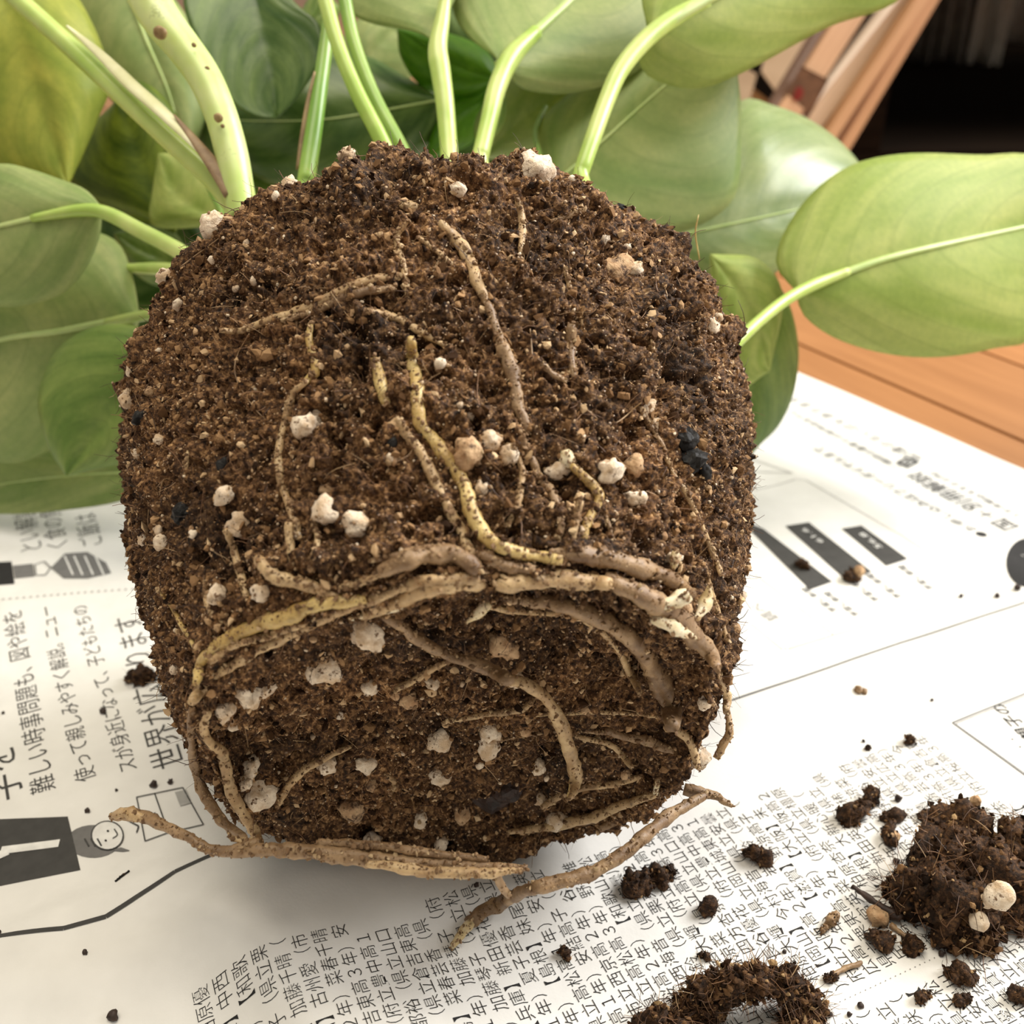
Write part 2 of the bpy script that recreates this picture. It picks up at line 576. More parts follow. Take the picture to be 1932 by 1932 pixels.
M['paper'] = mat_spotty('newsprint', (0.73, 0.715, 0.68), (0.79, 0.775, 0.74), 60.0, 0.35, 0.65, None, rough=0.9, bscale=900.0, bstr=0.12)
M['ink'] = mat_flat('black_ink', (0.018, 0.017, 0.017), 0.8)
M['ink_soft'] = mat_flat('soft_black_ink', (0.055, 0.053, 0.05), 0.8)
M['ink_grey'] = mat_flat('grey_ink', (0.16, 0.155, 0.15), 0.85)
M['ink_pale'] = mat_flat('pale_grey_ink', (0.42, 0.41, 0.39), 0.85)
M['ink_white'] = mat_flat('unprinted_white', (0.74, 0.73, 0.70), 0.9)
M['floor'] = mat_wood('orange_floor_wood', (0.33, 0.14, 0.045), (0.40, 0.178, 0.062), (3, 40, 40), 0.42)
M['plank_pale'] = mat_wood('pale_plank_wood', (0.48, 0.33, 0.20), (0.62, 0.46, 0.30), (40, 40, 3), 0.6)
M['plank_white'] = mat_wood('whitish_plank_wood', (0.62, 0.50, 0.38), (0.72, 0.60, 0.47), (40, 40, 3), 0.6)
M['plank_tan'] = mat_wood('tan_plank_wood', (0.38, 0.20, 0.09), (0.52, 0.30, 0.15), (40, 40, 3), 0.6)
M['plank_brown'] = mat_wood('brown_plank_wood', (0.10, 0.05, 0.025), (0.20, 0.10, 0.05), (40, 40, 3), 0.55)
M['card'] = mat_spotty('cardboard', (0.58, 0.40, 0.26), (0.66, 0.47, 0.32), 20.0, 0.35, 0.65, None, rough=0.8, bscale=200.0, bstr=0.1)
M['cloth'] = mat_spotty('grey_brown_cloth', (0.30, 0.25, 0.21), (0.42, 0.36, 0.30), 60.0, 0.35, 0.65, None, rough=0.95, bscale=1200.0, bstr=0.4)
M['cloth_pale'] = mat_spotty('pale_cloth', (0.66, 0.58, 0.48), (0.78, 0.70, 0.60), 60.0, 0.35, 0.65, None, rough=0.95, bscale=1200.0, bstr=0.4)
M['shade_wood'] = mat_wood('shade_black_wood', (0.006, 0.0035, 0.002), (0.012, 0.007, 0.004), (3, 40, 40), 0.9)  # black colour stands in for deep shade under furniture
M['shade_wood'].node_tree.nodes['Principled BSDF'].inputs['Specular IOR Level'].default_value = 0.05
M['red'] = mat_flat('red_ink', (0.22, 0.03, 0.025), 0.7)

# ================================================================ the floor
yaw_b = math.radians(-31.0)                   # the boards run away to the left
bdir = np.array([math.sin(yaw_b), math.cos(yaw_b), 0])
bnor = np.array([math.cos(yaw_b), -math.sin(yaw_b), 0])
floor = empty('floor', (0, 0.5, 0))
floor['kind'] = 'structure'
g0 = float(on_floor((1756, 757))[:3] @ bnor)   # one board joint is seen beside the newspaper
BW = 0.0765


def box_arrays(c, ax, ay, az, hx, hy, hz, bev=0.0):
    V = []
    for sx in (-1, 1):
        for sy in (-1, 1):
            for sz in (-1, 1):
                V.append(np.asarray(c) + ax * hx * sx + ay * hy * sy + az * hz * sz)
    F = np.array([[0, 1, 3, 2], [4, 6, 7, 5], [0, 4, 5, 1], [2, 3, 7, 6], [0, 2, 6, 4], [1, 5, 7, 3]])
    return np.array(V), F


def box(name, c, ax, ay, az, hx, hy, hz, mat, parent=None, bev=0.0006):
    V, F = box_arrays(np.zeros(3), np.array([1., 0, 0]), np.array([0, 1., 0]), np.array([0, 0, 1.]), hx, hy, hz)
    bm = bmesh.new()
    vs = [bm.verts.new(v) for v in V]
    for f in F:
        bm.faces.new([vs[i] for i in f])
    bmesh.ops.recalc_face_normals(bm, faces=bm.faces[:])
    if bev:
        bmesh.ops.bevel(bm, geom=bm.edges[:], offset=bev, segments=2, affect='EDGES')
    me = bpy.data.meshes.new(name)
    bm.to_mesh(me)
    bm.free()
    o = bpy.data.objects.new(name, me)
    COL.objects.link(o)
    me.materials.append(mat)
    R = Matrix([[ax[0], ay[0], az[0], c[0]], [ax[1], ay[1], az[1], c[1]], [ax[2], ay[2], az[2], c[2]], [0, 0, 0, 1]])
    if parent is not None:
        o.parent = parent
        o.matrix_parent_inverse = parent.matrix_world.inverted()
    o.matrix_world = R
    return o


ZV = np.array([0, 0, 1.0])
for k in range(-16, 22):
    mid = bnor * (g0 + (k + 0.5) * BW) + bdir * 1.0
    box('floor_board', (mid[0], mid[1], -0.0075), bdir, -bnor, ZV, 2.0, BW / 2 - 0.0004, 0.0075, M['floor'], floor, 0.0011)

# ================================================================ the newspaper
PB = math.radians(-24.0)
PU = np.array([math.sin(PB), math.cos(PB)])    # direction the lines of print run
PV = np.array([math.cos(PB), -math.sin(PB)])   # direction the next line follows
EPS = 0.0008


def gp(px, py, z=0.0):
    return on_floor((px, py), z)[:2]


RIDGES = [  # (from, to) in the picture of the flat sheet, height, half width left / right of it
    (gp(470, 1790), gp(660, 2050), 0.0085, 0.030, 0.011),
    (gp(600, 1690), gp(900, 1700), 0.0040, 0.012, 0.010),
    (gp(-50, 1830), gp(420, 1640), 0.0048, 0.008, 0.010),
    (gp(-50, 1915), gp(360, 1790), 0.0036, 0.008, 0.010),
    (gp(1420, 1350), gp(1960, 1165), 0.0030, 0.006, 0.006),
    (gp(1400, 850), gp(1960, 1110), 0.0022, 0.010, 0.012),
    (gp(-60, 1130), gp(230, 1100), 0.0022, 0.018, 0.018),
]


def paper_z(xy):
    xy = np.atleast_2d(np.asarray(xy, float))
    z = np.full(len(xy), EPS)
    for a, b, h, wl, wr in RIDGES:
        d = b - a
        L = np.linalg.norm(d)
        d = d / L
        n = np.array([d[1], -d[0]])
        s = (xy - a) @ d
        q = (xy - a) @ n
        w = np.where(q < 0, wl, wr)
        end = np.where(s < 0, s, np.where(s > L, s - L, 0.0))
        z = z + h * np.exp(-(q / w) ** 2) * np.exp(-(end / 0.018) ** 2)
    p3 = np.column_stack([xy * 14.0, np.zeros(len(xy))])
    z = z + 0.0012 * (fbm(p3, 5, 3) + 0.55).clip(0)
    return z


def on_paper(p):
    p = np.atleast_2d(np.asarray(p, float))
    z = np.full(len(p), 0.0)
    for _ in range(12):
        r = ray(p)
        P = CAMP + r * ((z - CAM_H)[:, None] / r[:, 2:3])
        z = 0.5 * z + 0.5 * paper_z(P[:, :2])
    P = CAMP + r * ((z - CAM_H)[:, None] / r[:, 2:3])
    return P


K1 = gp(1300, 617)
e1 = gp(1932, 893) - K1
e1 /= np.linalg.norm(e1)
nu, nv = 330, 330
uu = np.linspace(0, 0.80, nu)
vv = np.linspace(0, 0.62, nv)
XY = (K1[None, None] + uu[:, None, None] * e1[None, None] - vv[None, :, None] * PV[None, None]).reshape(-1, 2)
Z = paper_z(XY)
i = np.arange(nu - 1)[:, None] * nv
j = np.arange(nv - 1)[None]
F = np.stack([i + j, i + j + 1, i + nv + j + 1, i + nv + j], -1).reshape(-1, 4)[:, ::-1]
news = link('newspaper', mesh_np('newspaper', np.column_stack([XY, Z]), F, True), M['paper'])
tag(news, 'open sheet of Japanese newspaper spread on the wooden floor under the plant', 'newspaper')


def drape(V2, lift):
    return np.column_stack([V2, paper_z(V2) + lift])


def print_poly(name, pix, mat, lift=0.00012):
    """a flat printed shape given by the corners where it lies on the sheet"""
    W = on_paper(pix)
    V2 = W[:, :2]
    tri = tessellate_polygon([[Vector((float(a), float(b), 0)) for a, b in V2]])
    bm = bmesh.new()
    vs = [bm.verts.new((float(a), float(b), 0)) for a, b in V2]
    for t in tri:
        try:
            bm.faces.new([vs[q] for q in t])
        except ValueError:
            pass
    bmesh.ops.subdivide_edges(bm, edges=bm.edges[:], cuts=5, use_grid_fill=True)
    bmesh.ops.triangulate(bm, faces=bm.faces[:])
    bm.verts.ensure_lookup_table()
    co = np.array([v.co[:2] for v in bm.verts])
    fs = np.array([[v.index for v in f.verts] for f in bm.faces])
    bm.free()
    P = drape(co, lift)
    n = np.cross(P[fs[:, 1]] - P[fs[:, 0]], P[fs[:, 2]] - P[fs[:, 0]])[:, 2]
    fs[n < 0] = fs[n < 0][:, ::-1]
    return link(name, mesh_np(name, P, fs), mat, news)


def print_line(name, pix, wmm, mat, lift=0.00016, dotted=None, closed=False):
    pts = list(pix) + ([pix[0]] if closed else [])
    parts = []
    for a, b in zip(pts[:-1], pts[1:]):
        A, B = on_paper([a, b])[:, :2]
        L = np.linalg.norm(B - A)
        n = max(2, int(L / 0.003) + 1)
        if dotted:
            n = max(2, int(L / dotted) + 1)
            for c in np.linspace(0, 1, n):
                c = A + (B - A) * c
                th = np.linspace(0, 2 * np.pi, 7)[:-1]
                V = c + 0.5 * wmm * 1e-3 * np.column_stack([np.cos(th), np.sin(th)])
                parts.append((drape(V, lift), np.array([[0, 1, 2, 3], [0, 3, 4, 5]])))
            continue
        S = A + (B - A) * np.linspace(0, 1, n)[:, None]
        d = (B - A) / L
        m = np.array([-d[1], d[0]]) * 0.5 * wmm * 1e-3
        V = np.vstack([S + m, S - m])
        q = np.arange(n - 1)
        Fq = np.column_stack([q, q + n, q + n + 1, q + 1])
        parts.append((drape(V, lift), Fq))
    V, Fs = join(parts)
    return link(name, mesh_np(name, V, Fs), mat, news)


def print_curve(name, pix, wmm, mat, n=40, lift=0.00016):
    return print_line(name, [tuple(p) for p in spline(pix, n)], wmm, mat, lift)


def text_arrays(body, thin):
    cu = bpy.data.curves.new('lettering', 'FONT')
    cu.body = body
    cu.size = 1.0
    cu.resolution_u = 2
    cu.offset = thin
    cu.align_x = 'LEFT'
    ob = bpy.data.objects.new('lettering', cu)
    COL.objects.link(ob)
    bpy.context.view_layer.update()
    me = ob.evaluated_get(bpy.context.evaluated_depsgraph_get()).to_mesh()
    V = np.array([v.co[:2] for v in me.vertices]).reshape(-1, 2)
    me.calc_loop_triangles()
    T = np.array([t.vertices[:] for t in me.loop_triangles]).reshape(-1, 3)
    bpy.data.objects.remove(ob)
    bpy.data.curves.remove(cu)
    return V, T


def text_line(name, body, origin, udir, size, mat, thin=-0.012, adv=None, lift=0.00012, tall=1.0):
    """origin = ground point at the start of the baseline, udir = direction of the line"""
    V, T = text_arrays(body, thin)
    if not len(T):
        return None
    n = len(body)
    width = V[:, 0].max()
    sx = (adv * n / max(width, 0.5 * n) if adv else size)
    up = np.array([-udir[1], udir[0]])
    W = np.asarray(origin)[None] + V[:, 0:1] * sx * udir + V[:, 1:2] * size * tall * up
    P = drape(W, lift)
    nz = np.cross(P[T[:, 1]] - P[T[:, 0]], P[T[:, 2]] - P[T[:, 0]])[:, 2]
    T[nz < 0] = T[nz < 0][:, ::-1]
    return link(name, mesh_np(name, P, T), mat, news)


def text_between(name, body, pa, pb, mat, thin=-0.006, tall=1.0):
    """text whose characters' centres run from pa to pb in the sheet"""
    A, B = on_paper([pa, pb])[:, :2]
    n = len(body)
    d = B - A
    L = np.linalg.norm(d)
    d /= L
    s = L / max(1, n - 1)
    up = np.array([-d[1], d[0]])
    return text_line(name, body, A - d * s * 0.5 - up * s * 0.38 * tall, d, s, mat, thin, adv=s, tall=tall)


# the long list of names in small type: lines run away from the camera, next line to the right
fam = ['加藤', '菜春', '野涼', '市都', '安結', '今岩', '西川', '四方', '谷口', '宮英', '森優', '池田', '柏原', '岩本', '古州', '里美', '妹尾', '清水', '吉名', '松山', '米田', '井芽', '大新', '付薗', '新田', '三好', '根館', '岡部', '川野', '末敏', '大樹', '今村', '上杉', '長谷', '中西', '夏子']
giv = ['唯奈', '菜々', '涼菜', '結希', '英美', '優花', '芸香', '桜子', '高子', '里咲', '光稀', '海音', '真奈', '鈴', '裕', '杏奈', '愛', '心暖', '咲良', '琴子', '大輝', '千晴', '夏帆', '久美']
sch = ['県立栗東', '県立安曇川', '府立桜', '府立大阪', '県立加古川', '県立香芸', '県立清明', '同大', '県立橿原', '市立西京', '府立豊中', '県立松江', '県立倉吉東', '県立岡山城東', '県立広', '県立山口', '県立高松', '同志社']
pre = ['【滋賀】', '【京都】', '【大阪】', '【兵庫】', '【奈良】', '【和歌山】', '【鳥取】', '【島根】', '【岡山】', '【広島】', '【山口】', '【香川】']
rt = random.Random(11)
flow = ''
q = 0
while len(flow) < 1900:
    flow += pre[q % len(pre)] if rt.random() < 0.33 else ''
    q += 1
    flow += rt.choice(fam) + rt.choice(giv) + '（' + rt.choice(sch) + '高' + rt.choice('１２３') + '年）'
top_a, top_b = gp(960, 1668), gp(1745, 1378)   # where the lines of the upper column end
sep_a, sep_b = gp(1547, 1908), gp(1932, 1732)  # dotted rule between the two columns
uo = PU
vtop = (top_a @ PU + top_b @ PU) / 2
vsep = (sep_a @ PU + sep_b @ PU) / 2
CH, ROW = 0.0040, 0.0045
ncol = int((vtop - vsep - 0.003) / CH)
v0 = gp(520, 1932) @ PV
v1 = gp(1800, 1378) @ PV + 0.012
pos = 0
rowi = 0
v = v0 - 0.012
while v < v1 + 0.05:
    n = ncol - (1 if rt.random() < 0.25 else 0)
    if v >= gp(1795, 1420) @ PV:
        n = ncol - 8
    s = flow[pos:pos + n]
    pos = (pos + n) % (len(flow) - 60)
    o = PU * (vsep + 0.0018) + PV * v
    if True:
        text_line('text_line', s, o, PU, 0.0041, M['ink'], -0.0135, adv=CH)
    s2 = flow[pos:pos + n]
    pos = (pos + n) % (len(flow) - 60)
    if v > gp(1500, 1932) @ PV - 0.02:
        text_line('text_line', s2, o - PU * ((n + 0.6) * CH + 0.004), PU, 0.0041, M['ink'], -0.0135, adv=CH)
    v += ROW
    rowi += 1
oa = PU * (vsep) + PV * (v0 + 0.05)
ob_ = PU * (vsep) + PV * (v1 + 0.10)


def world_to_px(p):
    d = np.array([p[0], p[1], EPS]) - CAMP
    zc = d @ FW
    return (CPX + FPX * (d @ RT) / zc, CPX - FPX * (d @ UP) / zc)


print_line('dotted_rule', [world_to_px(oa), world_to_px(ob_)], 0.28, M['ink_grey'], dotted=0.0014)

# big type on the left page
text_between('headline_line', '難しい時事問題も、図や絵を', (80, 1480), (24, 1167), M['ink_soft'], -0.004)
text_between('headline_line', '使って親しみやすく解説。ニュー', (160, 1461), (88, 1156), M['ink_soft'], -0.004)
text_between('headline_line', 'スが身近になって、子どもたちの', (240, 1445), (152, 1154), M['ink_soft'], -0.004)
text_between('headline_line', '世界が広がります', (315, 1429), (242, 1180), M['ink_soft'], -0.004)
text_between('caption_line', 'とい解説', (58, 1032), (45, 968), M['ink_grey'], -0.004)
text_between('caption_line', 'く食の魚', (108, 1028), (95, 968), M['ink_grey'], -0.004)
text_between('caption_line', 'ご飯は', (172, 1022), (162, 980), M['ink_grey'], -0.004)
text_between('headline_line', '字を', (2, 1490), (-6, 1440), M['ink_soft'], -0.002)
print_line('dotted_rule', [(-20, 1133), (250, 1112)], 1.1, M['ink_pale'], dotted=0.0022)
# dark number panel with a white numeral
print_poly('number_panel', [(-40, 1548), (128, 1541), (152, 1642), (-40, 1680)], M['ink_soft'])
print_line('numeral_one', [(8, 1618), (2, 1606), (112, 1592)], 2.6, M['ink_white'], 0.0003)
# drawing of a child reading a newspaper
th = np.linspace(0, 2 * np.pi, 26)[:-1]
print_poly('drawing_hair', [(176 + 50 * math.cos(a), 1588 + 31 * math.sin(a)) for a in th], M['ink_grey'], 0.00012)
print_poly('drawing_face', [(203 + 30 * math.cos(a), 1578 + 27 * math.sin(a)) for a in th], M['ink_white'], 0.0003)
print_line('drawing_outline', [(203 + 30 * math.cos(a), 1578 + 27 * math.sin(a)) for a in th], 0.35, M['ink_soft'], 0.00042, closed=True)
print_curve('drawing_mouth', [(213, 1584), (222, 1577), (216, 1566)], 0.35, M['ink_soft'], 10, 0.00045)
for ex, ey in ((200, 1588), (204, 1570)):
    print_poly('drawing_eye', [(ex + 2.4 * math.cos(a), ey + 2.0 * math.sin(a)) for a in th[::3]], M['ink'], 0.00048)
for fx in (160, 172, 184):
    print_line('drawing_fringe', [(fx, 1584), (fx + 8, 1598)], 0.4, M['ink_soft'], 0.0004)
print_poly('drawing_braid', [(212, 1606), (228, 1600), (246, 1606), (232, 1608)], M['ink_grey'], 0.0003)
print_line('drawing_hand', [(240, 1548), (262, 1560), (258, 1572)], 0.4, M['ink_soft'], 0.0003)
print_line('drawing_page', [(258, 1505), (292, 1498), (318, 1572), (274, 1588)], 0.35, M['ink_soft'], 0.0003, closed=True)
print_line('drawing_page', [(292, 1498), (345, 1487), (384, 1557), (318, 1572)], 0.35, M['ink_soft'], 0.0003, closed=True)
print_poly('drawing_picture', [(330, 1496), (352, 1491), (362, 1516), (340, 1522)], M['ink_pale'], 0.0003)
for dx, dy in ((6, 8), (10, 16), (14, 24), (18, 32)):
    print_line('drawing_print', [(276 + dx, 1530 + dy), (288 + dx, 1527 + dy)], 0.4, M['ink_soft'], 0.0003)
# drawing of a tower shaped meal at the top left
print_poly('drawing_block', [(-20, 1062), (22, 1060), (28, 1102), (-20, 1106)], M['ink'], 0.0002)
print_poly('drawing_shape', [(24, 1068), (62, 1064), (66, 1088), (28, 1092)], M['ink_grey'], 0.0002)
print_poly('drawing_shape', [(96, 1072), (122, 1045), (165, 1042), (200, 1062), (210, 1082), (165, 1092), (120, 1092)], M['ink_grey'], 0.0002)
for x0 in (122, 140, 160, 180):
    print_line('drawing_stripe', [(x0, 1050), (x0 + 16, 1086)], 0.6, M['ink_white'], 0.00032)
print_line('drawing_outline', [(66, 1066), (84, 1060), (96, 1072), (86, 1086), (68, 1086)], 0.5, M['ink_grey'], 0.0003, closed=True)
# heavy rule that crosses the whole page
print_line('heavy_rule', [(-30, 1772), (120, 1752), (200, 1730), (262, 1690), (330, 1645), (430, 1600)], 1.1, M['ink_soft'], 0.0002)
print_line('heavy_rule', [(1380, 1322), (1500, 1282), (1700, 1213), (1980, 1120)], 0.9, M['ink_soft'], 0.0002)
# bar chart panel on the right
for a, b, c, d in (((1588, 998), (1625, 992), (1712, 1055), (1672, 1068)), ((1482, 993), (1526, 986), (1644, 1079), (1600, 1098)), ((1395, 980), (1440, 998), (1570, 1098), (1528, 1113))):
    print_poly('chart_bar', [a, b, c, d], M['ink_soft'], 0.0002)
text_between('chart_number', '56.8', (1655, 1032), (1622, 1006), M['ink_white'], 0.0, 1.0).location.z = 0.0003
text_between('chart_number', '61.6', (1545, 1022), (1512, 998), M['ink_white'], 0.0, 1.0).location.z = 0.0003
for x0, y0 in ((1752, 1108), (1692, 1124), (1650, 1130), (1612, 1158), (1570, 1150)):
    text_between('caption_line', '学習に新聞', (x0, y0), (x0 - 48, y0 - 36), M['ink'], 0.0, 1.0)
print_line('dotted_rule', [(1425, 925), (1500, 905), (1520, 906), (1700, 1010), (1850, 1108), (1848, 1114), (1490, 1224), (1474, 1224), (1420, 1180)], 0.6, M['ink_soft'], dotted=0.0011)
print_line('dotted_rule', [(1425, 1085), (1570, 1196)], 0.6, M['ink_soft'], dotted=0.0011)
print_line('fine_rule', [(1420, 890), (1496, 893), (1400, 860)], 0.4, M['ink_pale'])
text_between('caption_line', '調べ', (1452, 1163), (1432, 1148), M['ink_grey'], -0.004)
text_between('headline_line', '●お申し込みはフリーダイヤルまで', (1850, 1008), (1548, 850), M['ink'], 0.0, 1.1)
text_between('headline_line', '国＋別冊解説', (1895, 990), (1735, 902), M['ink'], 0.006, 1.1)
text_between('headline_line', '（１か月税込４５００円）', (1935, 982), (1765, 895), M['ink'], 0.0, 1.0)
text_between('caption_line', 'ご購読は最寄りの販売店までどうぞ', (1690, 880), (1470, 765), M['ink_grey'], 0.0, 1.0)
text_between('caption_line', '配達のない日もあります', (1722, 862), (1500, 755), M['ink_grey'], 0.0, 1.0)
print_poly('printed_icon', [(1690, 873), (1710, 862), (1736, 872), (1712, 884)], M['ink_soft'], 0.0002)
print_line('printed_icon', [(1702, 873), (1711, 868), (1722, 873), (1712, 878)], 0.5, M['ink_white'], 0.0003, closed=True)
print_poly('printed_disc', [(1938 + 40 * math.cos(a), 1062 + 46 * math.sin(a)) for a in th], M['ink'], 0.0002)
text_between('printed_letter', 'で', (1930, 1050), (1925, 1046), M['ink_white'], 0.0).location.z = 0.0003
# framed notice at the right edge
print_line('frame_rule', [(1990, 1287), (1797, 1364), (2000, 1512)], 0.5, M['ink_grey'])
print_line('frame_rule', [(1990, 1292), (1803, 1366), (2000, 1508)], 0.2, M['ink_grey'])
text_between('headline_line', '親子の', (1935, 1384), (1890, 1340), M['ink'], 0.008)
text_between('caption_line', '申込・・', (1955, 1440), (1915, 1400), M['ink_soft'], 0.0)

# ================================================================ the plant: root ball
P0 = np.array([-0.0100, 0.1660, 0.0575])       # centre of the bottom face
EL, AZ, LEN = 0.28434, -0.09626, 0.10127
AX = np.array([math.sin(AZ) * math.cos(EL), math.cos(AZ) * math.cos(EL), math.sin(EL)])
AA = np.cross(AX, [0, 0, 1.0])
AA /= np.linalg.norm(AA)
AB = np.cross(AA, AX)                          # points up and towards the viewer
PCO = np.polyfit([0, .2, .45, .7, .9, 1.0], [0.05648, 0.06261, 0.07227, 0.07829, 0.0800, 0.0800], 4)


def rprof(t):
    return np.polyval(PCO, t)


plant = empty('potted_vine', P0 + AX * LEN)
tag(plant, 'green vine plant taken out of its pot, lying with its root ball facing the viewer', 'plant')

# profile from the centre of the bottom face, round the rim, up the side, over the top
prof = []
R0 = float(rprof(0.0))
ro = 0.0055
for r in np.linspace(0.0012, R0 - ro, 150):
    prof.append((r, 0.0075 * max(0.0, 1 - (r / (R0 - ro)) ** 6)))
for a in np.linspace(0, math.pi / 2, 22)[1:]:
    prof.append((R0 - ro + ro * math.sin(a), ro - ro * math.cos(a)))
ts = np.linspace(ro / LEN, 0.90, 250)[1:]
for t in ts:
    prof.append((float(rprof(t)), LEN * t))
R1 = float(rprof(0.9))
rs = 0.012
for a in np.linspace(0, math.pi / 2, 30)[1:]:
    prof.append((R1 - rs + rs * math.cos(a), LEN * 0.90 + rs * math.sin(a)))
for r in np.linspace(R1 - rs, 0.001, 50)[1:]:
    prof.append((r, LEN * 0.90 + rs))
prof = np.array(prof)
npf = len(prof)
nth = 800
tu = np.linspace(0, 1, nth, endpoint=False)
TH = 2 * np.pi * tu + 0.55 * np.sin(2 * np.pi * tu) * -1.0   # denser round the upper, visible side
cs, sn = np.cos(TH), np.sin(TH)
rad_dir = cs[:, None] * AB + sn[:, None] * AA                 # theta 0 = up
tn = np.gradient(prof, axis=0)
tn /= np.linalg.norm(tn, axis=1)[:, None]
nr, na = tn[:, 1], -tn[:, 0]                                   # outward normal of the profile
bulge = 1 + 0.085 * np.exp(-((TH - 3.98) / 0.38) ** 2)[None, :] * np.exp(-(prof[:, 1] / 0.035) ** 2)[:, None] * np.clip(prof[:, 0] / R0, 0, 1)[:, None] ** 2
bulge = bulge + 0.065 * np.exp(-((TH - 2.42) / 0.30) ** 2)[None, :] * np.exp(-(prof[:, 1] / 0.03) ** 2)[:, None] * np.clip(prof[:, 0] / R0, 0, 1)[:, None] ** 2
BV = P0 + (prof[:, 0, None] * bulge)[:, :, None] * rad_dir[None] + prof[:, 1, None, None] * AX
BN = nr[:, None, None] * rad_dir[None] + na[:, None, None] * AX
BV = BV.reshape(-1, 3)
BN = BN.reshape(-1, 3)
arc_i = np.repeat(np.arange(npf), nth)
disp = 0.0032 * fbm(BV * 55, 1, 3) + 0.0024 * fbm(BV * 210, 2, 3, 0.6) + 0.0014 * fbm(BV * 700, 3, 2, 0.7)
disp += 0.0013 * (0.45 - worley(BV * 430, 4)) - 0.0012
hole = fbm(BV * 280, 9, 2)
disp -= 0.0095 * np.clip(hole - 0.26, 0, 1)
topw = np.clip((arc_i - (npf - 120)) / 60.0, 0, 1)
disp += topw * (0.0065 * fbm(BV * 75, 12, 3) + 0.0035)
disp *= np.clip(arc_i / 12.0, 0.1, 1)
dv = BV - CAMP
zc = dv @ FW
PXV = np.column_stack([CPX + FPX * (dv @ RT) / zc, CPX - FPX * (dv @ UP) / zc])
facing = np.clip(0.35 - (BN * dv).sum(1) / np.linalg.norm(dv, axis=1), 0, 0.35) / 0.35


def carve(pts, r, amp):
    """a hollow (or a swelling) of the soil along a line"""
    global disp
    pts = np.asarray(pts, float)
    best = np.full(len(PXV), 1e9)
    Q = spline(pts, max(2, int(np.linalg.norm(np.diff(pts, axis=0), axis=1).sum() / (r * 0.5)) + 2)) if len(pts) > 1 else pts
    for c in Q:
        best = np.minimum(best, ((PXV - c) ** 2).sum(1))
    disp = disp + amp * np.exp(-best / r ** 2) * facing


carve([(1275, 530), (1310, 590), (1345, 660), (1362, 700)], 9, -0.0055)
carve([(1270, 690), (1262, 740)], 12, -0.004)
carve([(1060, 1240), (1120, 1265), (1180, 1290)], 45, -0.0045)
carve([(1290, 1245), (1330, 1270)], 24, -0.006)
carve([(420, 1400), (470, 1440)], 30, -0.004)
carve([(440, 1560), (520, 1590)], 22, -0.004)
carve([(640, 1590), (760, 1610)], 22, -0.003)
carve([(1050, 870), (1070, 900)], 22, -0.003)
carve([(930, 990), (1010, 1000)], 20, -0.003)
carve([(1120, 1170), (1200, 1180)], 16, -0.004)
carve([(690, 560), (740, 580)], 16, -0.003)
carve([(640, 292)], 42, 0.0055)
carve([(735, 318)], 30, -0.006)
carve([(905, 270), (1010, 285)], 34, 0.004)
carve([(1050, 330)], 26, -0.005)
carve([(1378, 600), (1392, 630)], 16, 0.0055)
carve([(1285, 470)], 20, 0.003)
carve([(440, 375)], 22, 0.004)
carve([(500, 1060), (620, 1050), (760, 1030)], 22, 0.002)
carve([(1050, 1030), (1200, 1040)], 24, 0.002)
BV = BV + BN * disp[:, None]
BV[:, 2] = np.maximum(BV[:, 2], paper_z(BV[:, :2]) + 0.0004)
i = np.arange(npf - 1)[:, None] * nth
j = np.arange(nth)[None]
BF = np.stack([i + j, i + nth + j, i + nth + (j + 1) % nth, i + (j + 1) % nth], -1).reshape(-1, 4)
capv = np.vstack([BV[:nth].mean(0), BV[-nth:].mean(0)])
jj = np.arange(nth)
c0 = np.stack([np.full(nth, len(BV)), jj, (jj + 1) % nth], 1)
c1 = np.stack([np.full(nth, len(BV) + 1), (npf - 1) * nth + (jj + 1) % nth, (npf - 1) * nth + jj], 1)
ball = link('root_ball', mesh_np('root_ball', np.vstack([BV, capv]), [BF, c0, c1], True), M['soil'], plant)
bpy.context.view_layer.update()
BALL_MW = ball.matrix_world.copy()
BALL_INV = BALL_MW.inverted()


def hit_ball(p):
    """depth along the view of the soil surface seen at a place; nan where there is none"""
    out = np.full(len(p), np.nan)
    o = BALL_INV @ Vector(CAMP)
    for k, q in enumerate(p):
        d = Vector(ray(np.array(q)))
        ok, loc, nor, _ = ball.ray_cast(o, (BALL_INV.to_3x3() @ d).normalized())
        if ok:
            w = BALL_MW @ loc
            out[k] = (np.array(w) - CAMP) @ FW
    return out


def smooth(a, n):
    if n < 1:
        return a
    w = np.ones(2 * n + 1) / (2 * n + 1)
    return np.convolve(np.pad(a, n, mode='edge'), w, 'valid')


ROOTS = []


